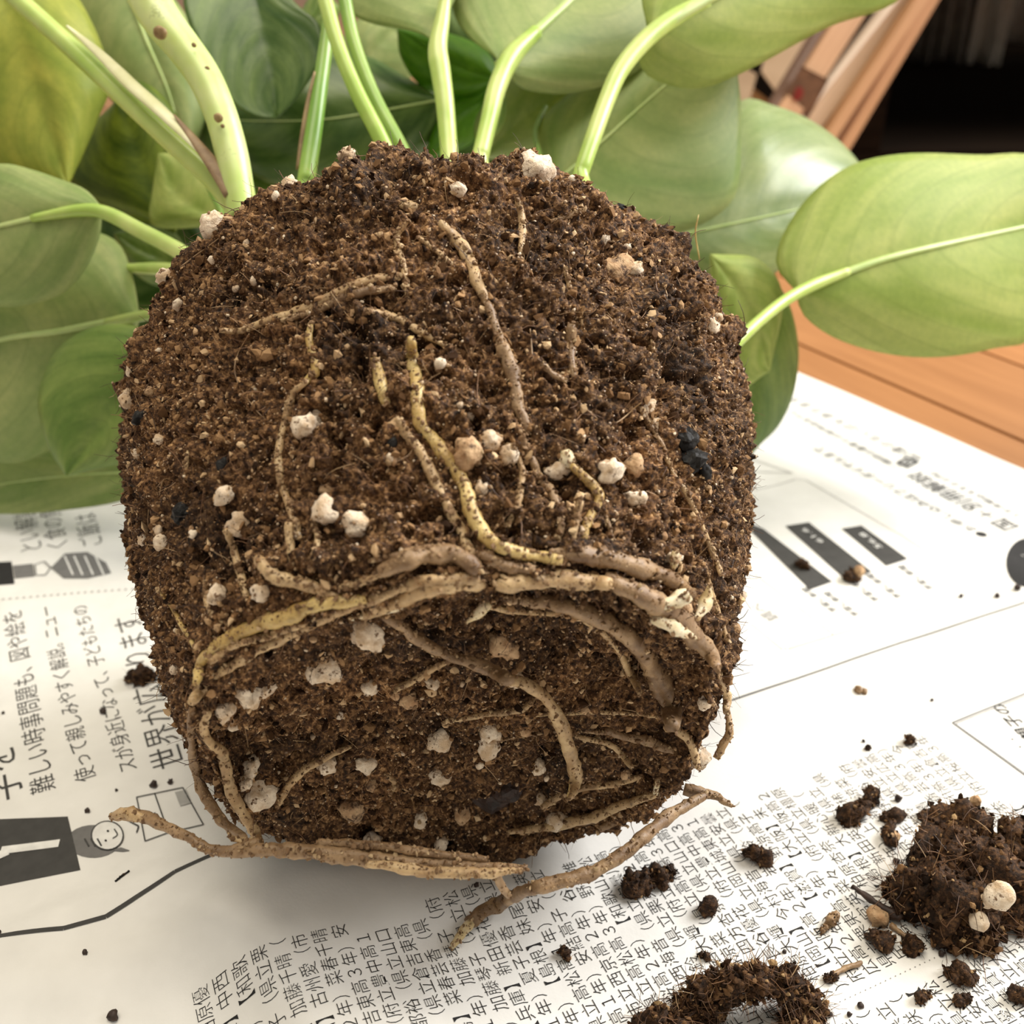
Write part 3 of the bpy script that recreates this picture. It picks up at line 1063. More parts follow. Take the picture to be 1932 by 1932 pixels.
def root(pix, w, mat, k=9, lift=0.45, rough=0.30, flat=0.8, off=None, n=None, parent=None, seed=None, name='root', depth=None):
    """a root lying on the soil: centre line, width(s) in picture units at that distance"""
    pix = np.asarray(pix, float)
    L = np.linalg.norm(np.diff(pix, axis=0), axis=1).sum()
    n = n or max(8, int(L / 7))
    P = spline(pix, n)
    w = np.interp(np.linspace(0, 1, n), np.linspace(0, 1, len(np.atleast_1d(w))), np.atleast_1d(w))
    seed = seed if seed is not None else len(ROOTS)
    wob = fbm(np.column_stack([np.linspace(0, L / 40, n), np.full(n, seed * 5.3), np.zeros(n)]), 3, 2)
    d2 = np.gradient(P, axis=0)
    d2 /= np.linalg.norm(d2, axis=1)[:, None] + 1e-9
    P = P + np.column_stack([-d2[:, 1], d2[:, 0]]) * (wob * np.minimum(4.0, w * 0.28))[:, None]
    if depth is None:
        D = hit_ball(P)
        if np.isnan(D).all():
            return None
        idx = np.arange(n)
        okm = ~np.isnan(D)
        D = np.interp(idx, idx[okm], D[okm])
        D = np.minimum(smooth(D, 5), smooth(np.minimum.reduce([D, np.roll(D, 1), np.roll(D, -1)]), 3) + 0.0012)
        D = smooth(D, 2)
    else:
        D = np.interp(np.linspace(0, 1, n), np.linspace(0, 1, len(np.atleast_1d(depth))), np.atleast_1d(depth))
    R = 0.5 * w * D / FPX
    D = D - R * lift
    if off is not None:
        D = D - np.interp(np.linspace(0, 1, n), np.linspace(0, 1, len(np.atleast_1d(off))), np.atleast_1d(off))
    W = at_depth(P, D)
    ends = np.minimum(1, np.minimum(np.arange(n) + 1.2, n - np.arange(n) + 0.2) / 2.6)
    R = R * (0.55 + 0.45 * ends) * (1 + 0.22 * fbm(np.column_stack([np.linspace(0, L / 30, n), np.full(n, seed * 3.1), np.ones(n)]), 4, 2))
    o = tube(name, W, R, M[mat], parent or ball, k, rough, seed, flat)
    ROOTS.append((W, R))
    return o


Y, T_, B_, W_ = 'root_yellow', 'root_tan', 'root_brown', 'root_white'
side_roots = [
    ([(585, 612), (582, 640), (592, 680), (592, 705), (578, 722)], [14, 18, 18, 17], Y),
    ([(580, 720), (555, 742), (545, 770), (535, 800), (526, 850), (530, 900), (545, 950), (556, 985), (558, 1012)], [15, 16, 16, 15, 16, 18], T_),
    ([(775, 640), (785, 720), (790, 780), (800, 810), (840, 860), (872, 910), (900, 985), (940, 1030), (1000, 1045), (1062, 1056)], [24, 26, 25, 27, 28, 27, 22], Y),
    ([(748, 790), (790, 850), (825, 920), (860, 990), (890, 1040), (905, 1072)], [17, 21, 20, 18], T_),
    ([(705, 675), (716, 715), (730, 762)], [18, 23, 18], Y),
    ([(755, 522), (700, 530), (640, 550), (580, 580), (520, 600), (450, 624), (416, 625)], [18, 22, 20, 17, 12], T_),
    ([(745, 540), (690, 548), (640, 562), (590, 586), (530, 606)], [14, 20, 16, 10], B_),
    ([(752, 385), (790, 392)], [18, 24, 14], T_),
    ([(830, 420), (870, 465), (900, 530), (920, 575)], [22, 28, 26, 18], T_),
    ([(920, 570), (934, 610), (946, 655)], [18, 18, 20], B_),
    ([(944, 650), (962, 690), (978, 760), (992, 822)], [28, 30, 22, 18], B_),
    ([(768, 418), (747, 450), (763, 500), (770, 575)], [10, 12, 14, 9], T_),
    ([(790, 448), (828, 475), (868, 510)], [11, 12, 8], T_),
    ([(838, 480), (825, 500), (815, 520)], [9, 8, 5], T_),
    ([(690, 585), (730, 595), (770, 612), (800, 632), (865, 668)], [14, 16, 18, 14, 8], T_),
    ([(975, 375), (985, 420), (984, 482)], [13, 16, 10], T_),
    ([(1030, 420), (1060, 412), (1100, 396)], [8, 10, 8], B_),
    ([(1062, 500), (1070, 525), (1073, 548)], [8, 11, 11], T_),
    ([(1080, 612), (1078, 680), (1082, 716)], [17, 18, 12], B_),
    ([(1018, 680), (1040, 705), (1070, 720)], [14, 16, 12], B_),
    ([(966, 838), (986, 895), (975, 955), (952, 1002)], [9, 12, 13, 10], T_),
    ([(985, 825), (1012, 890), (1045, 940), (1058, 980), (1050, 1018)], [11, 15, 18, 16], B_),
    ([(1066, 850), (1078, 882)], [24, 28, 18], W_),
    ([(1078, 880), (1110, 908), (1130, 940), (1108, 990), (1102, 1020)], [18, 18, 19, 14], Y),
    ([(1097, 945), (1085, 985), (1082, 1020)], [14, 13, 10], T_),
    ([(1110, 912), (1140, 970), (1157, 1020)], [10, 9, 8], B_),
    ([(1250, 850), (1272, 900), (1300, 940), (1330, 1010), (1362, 1085)], [8, 11, 12, 11], T_),
    ([(1205, 760), (1225, 800), (1255, 850)], [10, 9, 8], B_),
    ([(426, 1000), (450, 1060), (466, 1135)], [13, 15, 14], T_),
    ([(590, 985), (598, 1020), (586, 1078)], [9, 12, 9], T_),
    ([(545, 985), (552, 1065)], [16, 17, 10], T_),
    ([(1230, 640), (1236, 680)], [7, 8], T_),
    ([(355, 850), (348, 905)], [7, 8], T_),
    ([(300, 1110), (345, 1180), (372, 1235)], [8, 11, 9], Y),
    ([(385, 1090), (395, 1150), (430, 1180)], [8, 10, 8], T_),
    ([(620, 640), (660, 628)], [8, 10], T_),
    ([(735, 680), (775, 690)], [7, 8], B_),
]
for pix, w, m_ in side_roots:
    root(pix, w, m_)
rim_roots = [
    ([(368, 1290), (385, 1240), (440, 1200), (520, 1170), (600, 1140), (690, 1130)], [18, 28, 34, 32, 24], Y, 0.4),
    ([(362, 1325), (400, 1280), (470, 1235), (560, 1190), (650, 1150), (720, 1122), (800, 1098), (905, 1092)], [22, 22, 26, 24, 26], T_, 0.2),
    ([(395, 1250), (440, 1222), (520, 1195), (600, 1168)], [12, 16, 12], T_, 0.6),
    ([(668, 1166), (740, 1140), (820, 1108), (912, 1098)], [10, 30, 34, 26], T_, 0.7),
    ([(662, 1168), (690, 1160), (760, 1143)], [8, 16, 14], W_, 1.4),
    ([(485, 1050), (520, 1085), (545, 1095), (600, 1112), (662, 1140)], [22, 26, 22, 20], T_, 0.6),
    ([(715, 1078), (780, 1052), (850, 1045), (905, 1075)], [26, 38, 40, 30], B_, 0.6),
    ([(700, 1060), (760, 1046), (840, 1030)], [12, 18, 12], B_, 0.6),
    ([(935, 1102), (1000, 1096), (1080, 1095), (1150, 1102)], [32, 38, 38, 30], T_, 0.5),
    ([(905, 1045), (960, 1068), (1010, 1075)], [18, 26, 20], B_, 0.4),
    ([(1140, 1088), (1200, 1118), (1272, 1160), (1322, 1212), (1352, 1262)], [30, 44, 46, 40, 18], B_, 0.6),
    ([(1035, 1040), (1120, 1050), (1200, 1068), (1262, 1090), (1305, 1125)], [18, 40, 42, 36, 24], B_, 0.3),
    ([(955, 1128), (1040, 1140), (1100, 1152), (1168, 1188), (1212, 1230), (1250, 1290), (1268, 1372)], [18, 30, 36, 40, 44, 44, 34], B_, 0.6),
    ([(1100, 1165), (1160, 1215), (1192, 1275), (1205, 1310)], [12, 17, 18, 12], T_, 0.5),
    ([(900, 1140), (960, 1150), (1060, 1160)], [12, 16, 12], T_, 0.5),
    ([(1228, 1168), (1262, 1180), (1316, 1206)], [20, 34, 5], W_, 1.2, [0.0028]),
    ([(1300, 1120), (1262, 1136), (1230, 1150)], [34, 26, 5], W_, 0.9, [0.0028]),
    ([(1340, 1105), (1330, 1140), (1308, 1172)], [12, 26, 6], W_, 0.9, [0.0028]),
    ([(1276, 1040), (1270, 1075)], [14, 22, 10], W_, 0.5, [0.0028]),
    ([(925, 1138), (905, 1155), (880, 1176)], [22, 24, 5], W_, 0.8, [0.0028]),
    ([(1325, 1060), (1350, 1140), (1372, 1210)], [10, 13, 10], T_, 0.4),
    ([(1350, 1262), (1372, 1310), (1370, 1345)], [16, 18, 14], T_, 0.5),
    ([(640, 1110), (700, 1090), (720, 1082)], [10, 14, 12], T_, 0.5),
]
for pix, w, m_, lf, *of in rim_roots:
    root(pix, w, m_, 10, lf, off=of[0] if of else None)
face_roots = [
    ([(722, 1160), (780, 1200), (850, 1235), (918, 1264), (960, 1285)], [16, 22, 20, 26, 30], B_, 0.4, [0.001, 0.004, 0.006, 0.006]),
    ([(955, 1284), (990, 1292), (1022, 1312), (1050, 1350), (1075, 1410), (1088, 1462), (1074, 1508)], [24, 24, 24, 26, 28, 26, 8], T_, 0.4, [0.006, 0.008, 0.010, 0.011]),
    ([(1090, 1462), (1084, 1488), (1072, 1508)], [20, 18, 6], Y, 0.8, [0.0112, 0.0114]),
    ([(392, 1340), (382, 1380), (396, 1402), (420, 1420), (432, 1470), (450, 1520), (480, 1570), (494, 1612)], [14, 18, 20, 22, 22, 18, 20, 14], T_, 0.5, [0.001, 0.003, 0.003]),
    ([(1278, 1375), (1305, 1400), (1316, 1452)], [15, 16, 14], T_, 0.5, [0.002, 0.003]),
    ([(524, 1522), (560, 1465), (610, 1430), (662, 1408)], [8, 15, 13, 9], T_, 0.6, [0.003, 0.003, 0.001]),
    ([(746, 1302), (800, 1272), (848, 1248)], [13, 13, 10], T_, 0.5, [0.001]),
    ([(835, 1362), (900, 1352), (978, 1340), (1008, 1318)], [8, 10, 12, 10], T_, 0.5, [0.001]),
    ([(1140, 1380), (1200, 1394), (1272, 1415)], [14, 22, 16], B_, 0.4, [0.001]),
    ([(1078, 1388), (1150, 1405), (1192, 1448)], [10, 12, 13], T_, 0.4, [0.001]),
    ([(1020, 1522), (1080, 1492), (1150, 1480), (1205, 1464)], [12, 15, 13, 10], T_, 0.5, [0.001]),
    ([(958, 1572), (1030, 1562), (1120, 1542), (1180, 1516), (1245, 1500)], [10, 17, 19, 17, 12], T_, 0.5, [0.002]),
    ([(728, 1462), (746, 1478), (738, 1498)], [8, 10, 7], T_, 0.5, [0.001]),
    ([(1000, 1350), (1120, 1344), (1240, 1352)], [6, 8, 6], T_, 0.5, [0.0005]),
    ([(1240, 1470), (1238, 1500)], [9, 11], W_, 0.5, [0.002]),
    ([(930, 1400), (1040, 1380), (1150, 1384), (1230, 1402)], [5, 7, 6], B_, 0.5, [0.0005]),
]
for pix, w, m_, lf, of in face_roots:
    root(pix, w, m_, 10, lf, off=of)

# roots that have come away from the ball
dE = float(np.nanmean(hit_ball([(480, 1560), (500, 1570)])))
edge_l = float(np.nanmin(hit_ball([(700, 1600), (800, 1600), (750, 1590)])))
root([(210, 1540), (250, 1537), (300, 1555), (350, 1580), (400, 1602), (440, 1606), (490, 1590)], [18, 26, 22, 20, 20, 24, 22], B_, 10, 0, depth=[0.226, 0.222, 0.217, 0.2135, 0.212, 0.211, 0.211])
root([(214, 1538), (240, 1534), (276, 1546)], [16, 24, 18], T_, 10, 0, depth=[0.2245, 0.2205, 0.2195], rough=0.6)
root([(438, 1612), (520, 1602), (620, 1612), (720, 1622), (850, 1634), (995, 1636)], [20, 28, 30, 28, 24, 14], B_, 10, 0, depth=[0.2105, 0.2085, 0.2070, 0.2065, 0.2062, 0.207])
root([(690, 1628), (780, 1640), (880, 1648), (985, 1640)], [14, 22, 22, 12], T_, 10, 0, depth=[0.2055, 0.2050, 0.2045, 0.2055])
root([(600, 1588), (700, 1596), (830, 1612), (920, 1620)], [14, 16, 16, 12], B_, 10, 0, depth=[0.2085, 0.2072, 0.2065, 0.2065])
root([(460, 1582), (410, 1535), (375, 1470), (360, 1400), (366, 1335)], [20, 20, 20, 18, 16], B_, 10, 0.3)
root([(480, 1590), (440, 1580), (432, 1570)], [14, 12, 8], T_, 8, 0, depth=[0.211, 0.212, 0.2125])
dR = float(np.nanmean(hit_ball([(1290, 1480), (1280, 1470)])))
zl = (on_paper([(930, 1710), (880, 1742), (850, 1790)]) - CAMP) @ FW
root([(1335, 1500), (1262, 1542), (1200, 1592), (1140, 1636), (1062, 1662), (990, 1682), (930, 1712), (882, 1744)], [16, 24, 24, 24, 28, 26, 28, 26], B_, 10, 0, depth=[dR - 0.004, dR - 0.010, 0.2205, 0.2165, 0.214, 0.2125, zl[0] - 0.003, zl[1] - 0.0025])
root([(888, 1738), (870, 1760), (852, 1790)], [24, 20, 8], W_, 10, 0, depth=[zl[1] - 0.0028, zl[1] * 0.5 + zl[2] * 0.5 - 0.002, zl[2] - 0.001])
root([(930, 1640), (945, 1670), (960, 1692)], [20, 18, 14], B_, 8, 0, depth=[0.2065, 0.209, 0.2115])
root([(1370, 1335), (1374, 1385), (1352, 1432)], [12, 17, 15], T_, 8, 0, depth=[dR + 0.004, dR + 0.001, dR])
root([(1290, 1490), (1340, 1500), (1382, 1522)], [26, 20, 10], B_, 8, 0, depth=[dR - 0.002, dR - 0.003, dR - 0.004], rough=0.6)
root([(1130, 1565), (1160, 1550), (1185, 1560)], [14, 16, 5], B_, 8, 0.6)

# perlite, charcoal and bark pressed into the soil
PERL = [(405, 425, 21), (1006, 326, 31), (652, 287, 13), (541, 340, 15), (1140, 455, 13), (1186, 470, 10), (1198, 510, 13), (603, 788, 22), (578, 805, 22), (246, 752, 19), (311, 525, 14), (336, 576, 11), (614, 964, 23), (672, 990, 27), (425, 936, 17), (455, 990, 21), (273, 1015, 12), (302, 1022, 12), (365, 1008, 9), (924, 834, 15), (960, 858, 17), (910, 920, 12), (885, 783, 10), (869, 765, 7), (1150, 890, 23), (1052, 888, 19), (1200, 940, 17), (1216, 770, 19), (1232, 800, 12), (1268, 1055, 15), (410, 1124, 17), (690, 1196, 27), (612, 1256, 29), (696, 1296, 20), (816, 1290, 14), (470, 1305, 24), (500, 1300, 17), (425, 1340, 22), (440, 1370, 9), (470, 1450, 20), (488, 1493, 27), (460, 1478, 14), (618, 1440, 17), (688, 1440, 17), (830, 1395, 22), (830, 1457, 19), (795, 1545, 13), (702, 1585, 15), (832, 1590, 13), (922, 1374, 22), (922, 1410, 22), (1015, 1446, 14), (1050, 1548, 23), (1016, 1505, 17), (975, 1275, 20), (1340, 1460, 19), (1330, 1322, 14), (1398, 1128, 10), (490, 1118, 15), (740, 865, 11), (300, 1000, 8), (830, 686, 10), (300, 662, 7), (466, 460, 8), (400, 490, 7), (865, 357, 12), (1088, 310, 7), (260, 855, 9), (300, 830, 9), (245, 700, 8), (1100, 1000, 8), (1355, 600, 9), (1345, 615, 12), (480, 530, 8), (445, 545, 8), (520, 370, 8), (330, 1262, 9), (560, 1010, 9), (760, 1040, 8), (1030, 1468, 7), (870, 1290, 7), (760, 1420, 6), (905, 1445, 7), (640, 1350, 7), (590, 1390, 6)]
PTAN = [(286, 740, 14), (884, 858, 27), (1196, 878, 19), (745, 866, 12), (620, 925, 15), (772, 1320, 14), (745, 1310, 10), (665, 1530, 21), (870, 1534, 20), (1292, 1148, 12), (1388, 1186, 10), (940, 1214, 22), (960, 1222, 20), (1165, 510, 36), (365, 1000, 8), (770, 770, 9), (1105, 1340, 10), (990, 1380, 11), (700, 1480, 12), (1180, 1460, 10), (590, 1205, 9), (1250, 1010, 9), (920, 1180, 9)]
CHAR_ = [(1290, 830, 24), (1305, 868, 20), (345, 970, 17), (264, 788, 14), (1330, 890, 13), (420, 880, 13), (740, 840, 14), (1170, 395, 10), (1205, 495, 10), (1075, 1090, 9)]


def bits(lst, kind, mat, sub=2, parent=None, sink=0.22, amp=0.42, aspect=0.25):
    hs = hit_ball([(x, y) for x, y, _ in lst])
    for q, (x, y, r) in enumerate(lst):
        d = hs[q]
        for st_ in range(14):
            if not np.isnan(d):
                break
            x, y = x + (880 - x) * 0.012, y + (900 - y) * 0.012
            d = float(hit_ball([(x, y)])[0])
        if np.isnan(d):
            d = float(np.nanmean(np.append(hit_ball([(x + 25, y + 15), (x - 25, y + 15), (x + 14, y + 22)]), 0.27)))
        R = 1.12 * r * d / FPX
        c = at_depth(np.array((x, y), float), d + R * sink)
        ax = 1 + aspect * (RNG.random(3) * 2 - 1)
        V, F_ = lump((0, 0, 0), R, q + len(kind), (2 if r < 12 else 3), amp, 1.9, ax, rand_rot(1, RNG)[0])
        if r >= 9 and kind == 'perlite_grain':
            V = V * (1 + 0.10 * vnoise(V / R * 4.2 + q, 8))[:, None]
            ROOTS.append((c + V[::3], np.full(len(V[::3]), 0.00005)))
        link(kind, mesh_np(kind, V + c, F_, r < 16 or kind == 'perlite_grain'), M[mat], parent or ball)


bits(PERL, 'perlite_grain', 'perlite')
bits(PTAN, 'perlite_grain', 'perlite_tan')
bits(CHAR_, 'charcoal_piece', 'charcoal', 2, None, 0.4, 0.45)
bits([(925, 1500, 34), (955, 1490, 26)], 'bark_chip', 'bark', 2, None, 0.5, 0.35)

# loose crumbs, grit and fibres all over the soil
tri_c = BV[BF].mean(1)
tri_n = np.cross(BV[BF[:, 2]] - BV[BF[:, 0]], BV[BF[:, 3]] - BV[BF[:, 1]])
area = np.linalg.norm(tri_n, axis=1)
tri_n = -tri_n / (area[:, None] + 1e-15)
if (tri_n * (tri_c - (P0 + AX * LEN * 0.5))).sum(1).mean() < 0:
    tri_n = -tri_n
to_cam = CAMP - tri_c
to_cam /= np.linalg.norm(to_cam, axis=1)[:, None]
vis = (tri_n * to_cam).sum(1) > -0.35
pw = area * vis
pw = pw / pw.sum()


def on_soil(n, rng, low=False):
    f = rng.choice(len(BF), n, p=pw)
    a, b = rng.random((n, 1)), rng.random((n, 1))
    q = BF[f]
    p = (BV[q[:, 0]] * (1 - a) + BV[q[:, 1]] * a) * (1 - b) + (BV[q[:, 3]] * (1 - a) + BV[q[:, 2]] * a) * b
    return p, tri_n[f]


r2 = np.random.default_rng(3)
p, nn = on_soil(40000, r2)
keep = vnoise(p * 120, 31) + 0.6 * r2.random(len(p)) > -0.15
p, nn = p[keep], nn[keep]
sz = 0.00015 + 0.0007 * r2.random(len(p)) ** 4.5
V, F_ = grains(p + nn * (sz * 0.2)[:, None], sz, r2, 1, 0.5, 0.62)
o = link('soil_crumbs', mesh_np('soil_crumbs', V, F_), M['crumb'], ball)
o['kind'] = 'stuff'
p, nn = on_soil(24000, r2)
keep = vnoise(p * 90, 33) + 0.9 * r2.random(len(p)) > 0.15
p, nn = p[keep], nn[keep]
sz = 0.00013 + 0.00028 * r2.random(len(p)) ** 4
V, F_ = grains(p + nn * (sz * 0.6)[:, None], sz, r2, 1, 0.25, 0.3)
# grit clinging to the roots as well
cl = []
for W, R in ROOTS:
    m_ = int(len(W) * (6.0 if R[0] > 0.0001 else 0.25))
    k = r2.integers(0, len(W), m_)
    dv = r2.normal(size=(m_, 3)) - 0.55 * FW + 0.3 * ZV
    dv /= np.linalg.norm(dv, axis=1)[:, None]
    cl.append(W[k] + dv * R[k][:, None] * 0.95)
cl = np.vstack(cl)
s2 = 0.00012 + 0.0004 * r2.random(len(cl)) ** 3.5
V2, F2 = grains(cl, s2, r2, 1, 0.45, 0.5)
o = link('pale_grit', mesh_np('pale_grit', V, F_), M['sand'], ball)
o['kind'] = 'stuff'
o = link('root_dirt', mesh_np('root_dirt', V2, F2), M['root_dirt'], ball)
o['kind'] = 'stuff'
p, nn = on_soil(12000, r2)
ln = 0.0012 + 0.006 * r2.random(len(p)) ** 2
V, F_ = fibres(p, nn, ln, 0.00005 + 0.00010 * r2.random(len(p)) ** 2, r2, 4)
o = link('coir_fibres', mesh_np('coir_fibres', V, F_, True), M['fibre'], ball)
o['kind'] = 'stuff'
# a few long hairs
for pix in ([(470, 630), (445, 680), (448, 720), (480, 770), (505, 795)], [(1320, 490), (1312, 440), (1318, 405)], [(950, 315), (930, 355), (918, 380)], [(1000, 620), (1005, 690), (1008, 720)], [(1085, 755), (1150, 800), (1210, 760)], [(340, 505), (400, 460), (425, 440)]):
    root(pix, [3, 3.5, 3, 2], 'root_brown' if pix[0][0] != 1320 else 'root_yellow', 5, 2.0, 0.0, 1.0, depth=None if pix[0][0] != 1320 else [0.275, 0.274, 0.273], name='root_hair')

# ================================================================ leaves and stalks
def leaf(mid, left, right, d, mat, cup=(0.006, 0.006), arch=0.0, rib=True, ribw=8.0, dl=(0.0, 0.0), ns=36, nt=11, face=1):
    """one leaf blade: midrib and both edges run from base to tip; d = distances along the midrib"""
    Mi, Le, Ri = spline(mid, ns), spline(left, ns), spline(right, ns)
    s = np.linspace(0, 1, ns)
    D = np.interp(s, np.linspace(0, 1, len(d)), d)
    D = smooth(D, 4) - arch * np.sin(np.pi * s)
    t = np.linspace(-1, 1, 2 * nt + 1)
    P = np.zeros((ns, len(t), 2))
    Z_ = np.zeros((ns, len(t)))
    env = np.sin(np.pi * np.clip(s, 0.02, 0.98)) ** 0.5
    for k, tt in enumerate(t):
        E = Le if tt < 0 else Ri
        P[:, k] = Mi + (E - Mi) * abs(tt)
        c = cup[0] if tt < 0 else cup[1]
        l_ = dl[0] if tt < 0 else dl[1]
        Z_[:, k] = D + env * (c * abs(tt) ** 2 + l_ * abs(tt) - 0.0016 * math.sin(min(1, abs(tt)) * math.pi) * 1.0)
    W = at_depth(P.reshape(-1, 2), Z_.ravel())
    W[:, 2] = np.maximum(W[:, 2], paper_z(W[:, :2]) + 0.0006)
    n = len(t)
    i = np.arange(ns - 1)[:, None] * n
    j = np.arange(n - 1)[None]
    F = np.stack([i + j, i + j + 1, i + n + j + 1, i + n + j], -1).reshape(-1, 4)
    me = mesh_np('leaf', W, F, True)
    uvl = me.uv_layers.new(name='UVMap')
    uvc = np.stack([np.repeat(s, n), np.tile(t, ns)], 1)
    uvl.data.foreach_set('uv', uvc[F.ravel()].astype(np.float32).ravel())
    o = link('leaf', me, M[mat], plant)
    so = o.modifiers.new('thickness', 'SOLIDIFY')
    so.thickness = 0.0005
    so.offset = 0
    if rib:
        W2 = at_depth(Mi, D - 0.0004)
        R = 0.5 * ribw * D / FPX * np.linspace(1, 0.25, ns)
        tube('midrib', W2, R, M['midrib'], o, 8, 0, 0, 0.7)
    return o


def stalk(pix, w, d, mat='stalk', name='leaf_stalk', parent=None, n=40, k=14, flat=1.0, rooted=None):
    rooted = name in ('leaf_stalk', 'vine_stem') if rooted is None else rooted
    P = spline(pix, n)
    D = np.interp(np.linspace(0, 1, n), np.linspace(0, 1, len(d)), d)
    w = np.interp(np.linspace(0, 1, n), np.linspace(0, 1, len(w)), w)
    D = smooth(D, 3)
    W = at_depth(P, D)
    R = 0.5 * w * D / FPX
    if rooted:                                 # the last stretch runs down into the top of the soil
        ct = P0 + AX * (LEN * 0.9 + 0.004)
        v_ = W[-1] - ct
        v_ = v_ - AX * (v_ @ AX)
        rr = np.linalg.norm(v_)
        T_end = ct + v_ * min(1.0, 0.060 / max(rr, 1e-6))
        mid_ = 0.5 * (W[-1] + T_end) + AX * 0.006
        ex = spline(np.array([W[-1], mid_, T_end]), 12)[1:]
        W = np.vstack([W, ex])
        R = np.concatenate([R, np.full(len(ex), R[-1])])
    return tube(name, W, R, M[mat], parent or plant, k, 0.0, 0, flat)


# upper right leaf seen from below
leaf([(1228, 60), (1330, 0), (1500, -80), (1760, -150)],
     [(1222, 55), (1215, -30), (1300, -130), (1450, -215), (1650, -215), (1760, -150)],
     [(1222, 66), (1203, 100), (1225, 145), (1310, 167), (1400, 137), (1560, 52), (1700, -5), (1760, -150)],
     [0.332, 0.345, 0.37, 0.40], 'leaf_pale', (0.01, 0.012), ribw=30)
# top centre leaf seen from below
leaf([(942, 125), (1010, 60), (1075, 0), (1130, -60), (1170, -130)],
     [(938, 108), (885, 70), (855, 20), (860, -60), (950, -150), (1100, -170), (1170, -130)],
     [(955, 130), (985, 166), (1060, 177), (1140, 162), (1205, 132), (1240, 85), (1244, 10), (1235, -70), (1170, -130)],
     [0.345, 0.36, 0.38, 0.41], 'leaf_grey', (0.01, 0.01), ribw=26)
# top leaf left of the centre
leaf([(822, 85), (838, 20), (845, -60), (838, -150)],
     [(808, 66), (770, 56), (710, 46), (662, 25), (632, -25), (690, -120), (838, -150)],
     [(830, 75), (852, 10), (885, -50), (890, -110), (838, -150)],
     [0.336, 0.345, 0.36, 0.39], 'leaf_grey', (0.012, 0.012), ribw=22)
# large leaf behind the shoulder of the root ball
leaf([(1040, 350), (1110, 290), (1250, 165), (1385, 60)],
     [(1040, 350), (1010, 250), (1070, 180), (1180, 110), (1300, 60), (1385, 60)],
     [(1040, 350), (1120, 440), (1262, 442), (1355, 405), (1393, 345), (1397, 210), (1390, 130), (1385, 60)],
     [0.365, 0.372, 0.38, 0.39], 'leaf_grey', (0.012, 0.006), ribw=7)
# shiny pale leaf behind it
leaf([(1235, 458), (1290, 442), (1400, 418), (1520, 392), (1655, 365)],
     [(1235, 458), (1300, 320), (1390, 195), (1460, 200), (1540, 234), (1608, 292), (1655, 365)],
     [(1235, 458), (1285, 505), (1350, 536), (1410, 543), (1462, 515), (1560, 440), (1655, 365)],
     [0.40, 0.405, 0.415, 0.43], 'leaf_shiny', (0.03, 0.004), ribw=7)
# large leaf at the right
leaf([(1504, 550), (1600, 512), (1700, 480), (1932, 428), (2080, 395)],
     [(1504, 550), (1466, 505), (1472, 455), (1510, 390), (1560, 340), (1625, 305), (1720, 290), (1850, 293), (1940, 292), (2040, 330), (2080, 395)],
     [(1504, 552), (1515, 592), (1565, 632), (1640, 660), (1720, 673), (1800, 671), (1880, 656), (1950, 638), (2040, 540), (2080, 395)],
     [0.355, 0.36, 0.37, 0.395, 0.41], 'leaf_pale', (0.010, 0.012), ribw=18)
# small leaf standing low at the right of the ball
leaf([(1430, 500), (1445, 600), (1418, 740), (1392, 890)],
     [(1430, 500), (1370, 560), (1345, 700), (1350, 820), (1392, 890)],
     [(1430, 500), (1482, 560), (1505, 650), (1498, 735), (1470, 800), (1430, 842), (1392, 890)],
     [0.375, 0.375, 0.385, 0.395], 'leaf_mid', (0.015, 0.010), rib=False)
leaf([(1340, 480), (1400, 560), (1430, 620), (1452, 700)],
     [(1340, 480), (1430, 490), (1476, 560), (1452, 700)],
     [(1340, 480), (1345, 600), (1370, 740), (1452, 700)],
     [0.366, 0.366, 0.37], 'leaf_pale', rib=False)
# dark shiny leaf hanging at the upper left
leaf([(460, -90), (495, 60), (515, 140), (522, 222)],
     [(460, -90), (350, -20), (375, 90), (430, 185), (480, 218), (522, 222)],
     [(460, -90), (560, 8), (602, 45), (611, 95), (590, 140), (556, 190), (522, 222)],
     [0.385, 0.375, 0.372, 0.37], 'leaf_dark', (-0.006, -0.004), rib=False)
# leaf lying across behind the stalks
leaf([(830, 188), (700, 212), (600, 226), (480, 228), (400, 222)],
     [(830, 186), (770, 148), (690, 105), (600, 95), (490, 140), (400, 222)],
     [(830, 190), (810, 270), (720, 345), (580, 360), (460, 320), (400, 222)],
     [0.405, 0.40, 0.40, 0.41], 'leaf_dark', (0.012, 0.012), ribw=5)
# bright green leaves in the middle
leaf([(945, 150), (880, 130), (820, 100), (750, 55)],
     [(945, 150), (915, 95), (840, 62), (750, 55)],
     [(945, 150), (880, 182), (800, 165), (758, 110), (750, 55)],
     [0.41, 0.405, 0.40], 'leaf_bright', rib=False)
leaf([(940, 150), (900, 190), (850, 230), (810, 300)],
     [(940, 150), (860, 170), (815, 220), (810, 300)],
     [(940, 150), (935, 210), (890, 270), (810, 300)],
     [0.415, 0.41, 0.405], 'leaf_bright', rib=False)
leaf([(905, 300), (970, 240), (1040, 190), (1120, 140)],
     [(905, 300), (900, 220), (980, 140), (1120, 140)],
     [(905, 300), (1000, 290), (1085, 220), (1120, 140)],
     [0.395, 0.39, 0.39], 'leaf_grey', rib=False)
leaf([(655, 160), (690, 110), (740, 60), (800, 30)],
     [(655, 160), (640, 90), (690, 30), (800, 30)],
     [(655, 160), (740, 170), (800, 110), (800, 30)],
     [0.44, 0.44, 0.445], 'leaf_grey', rib=False)
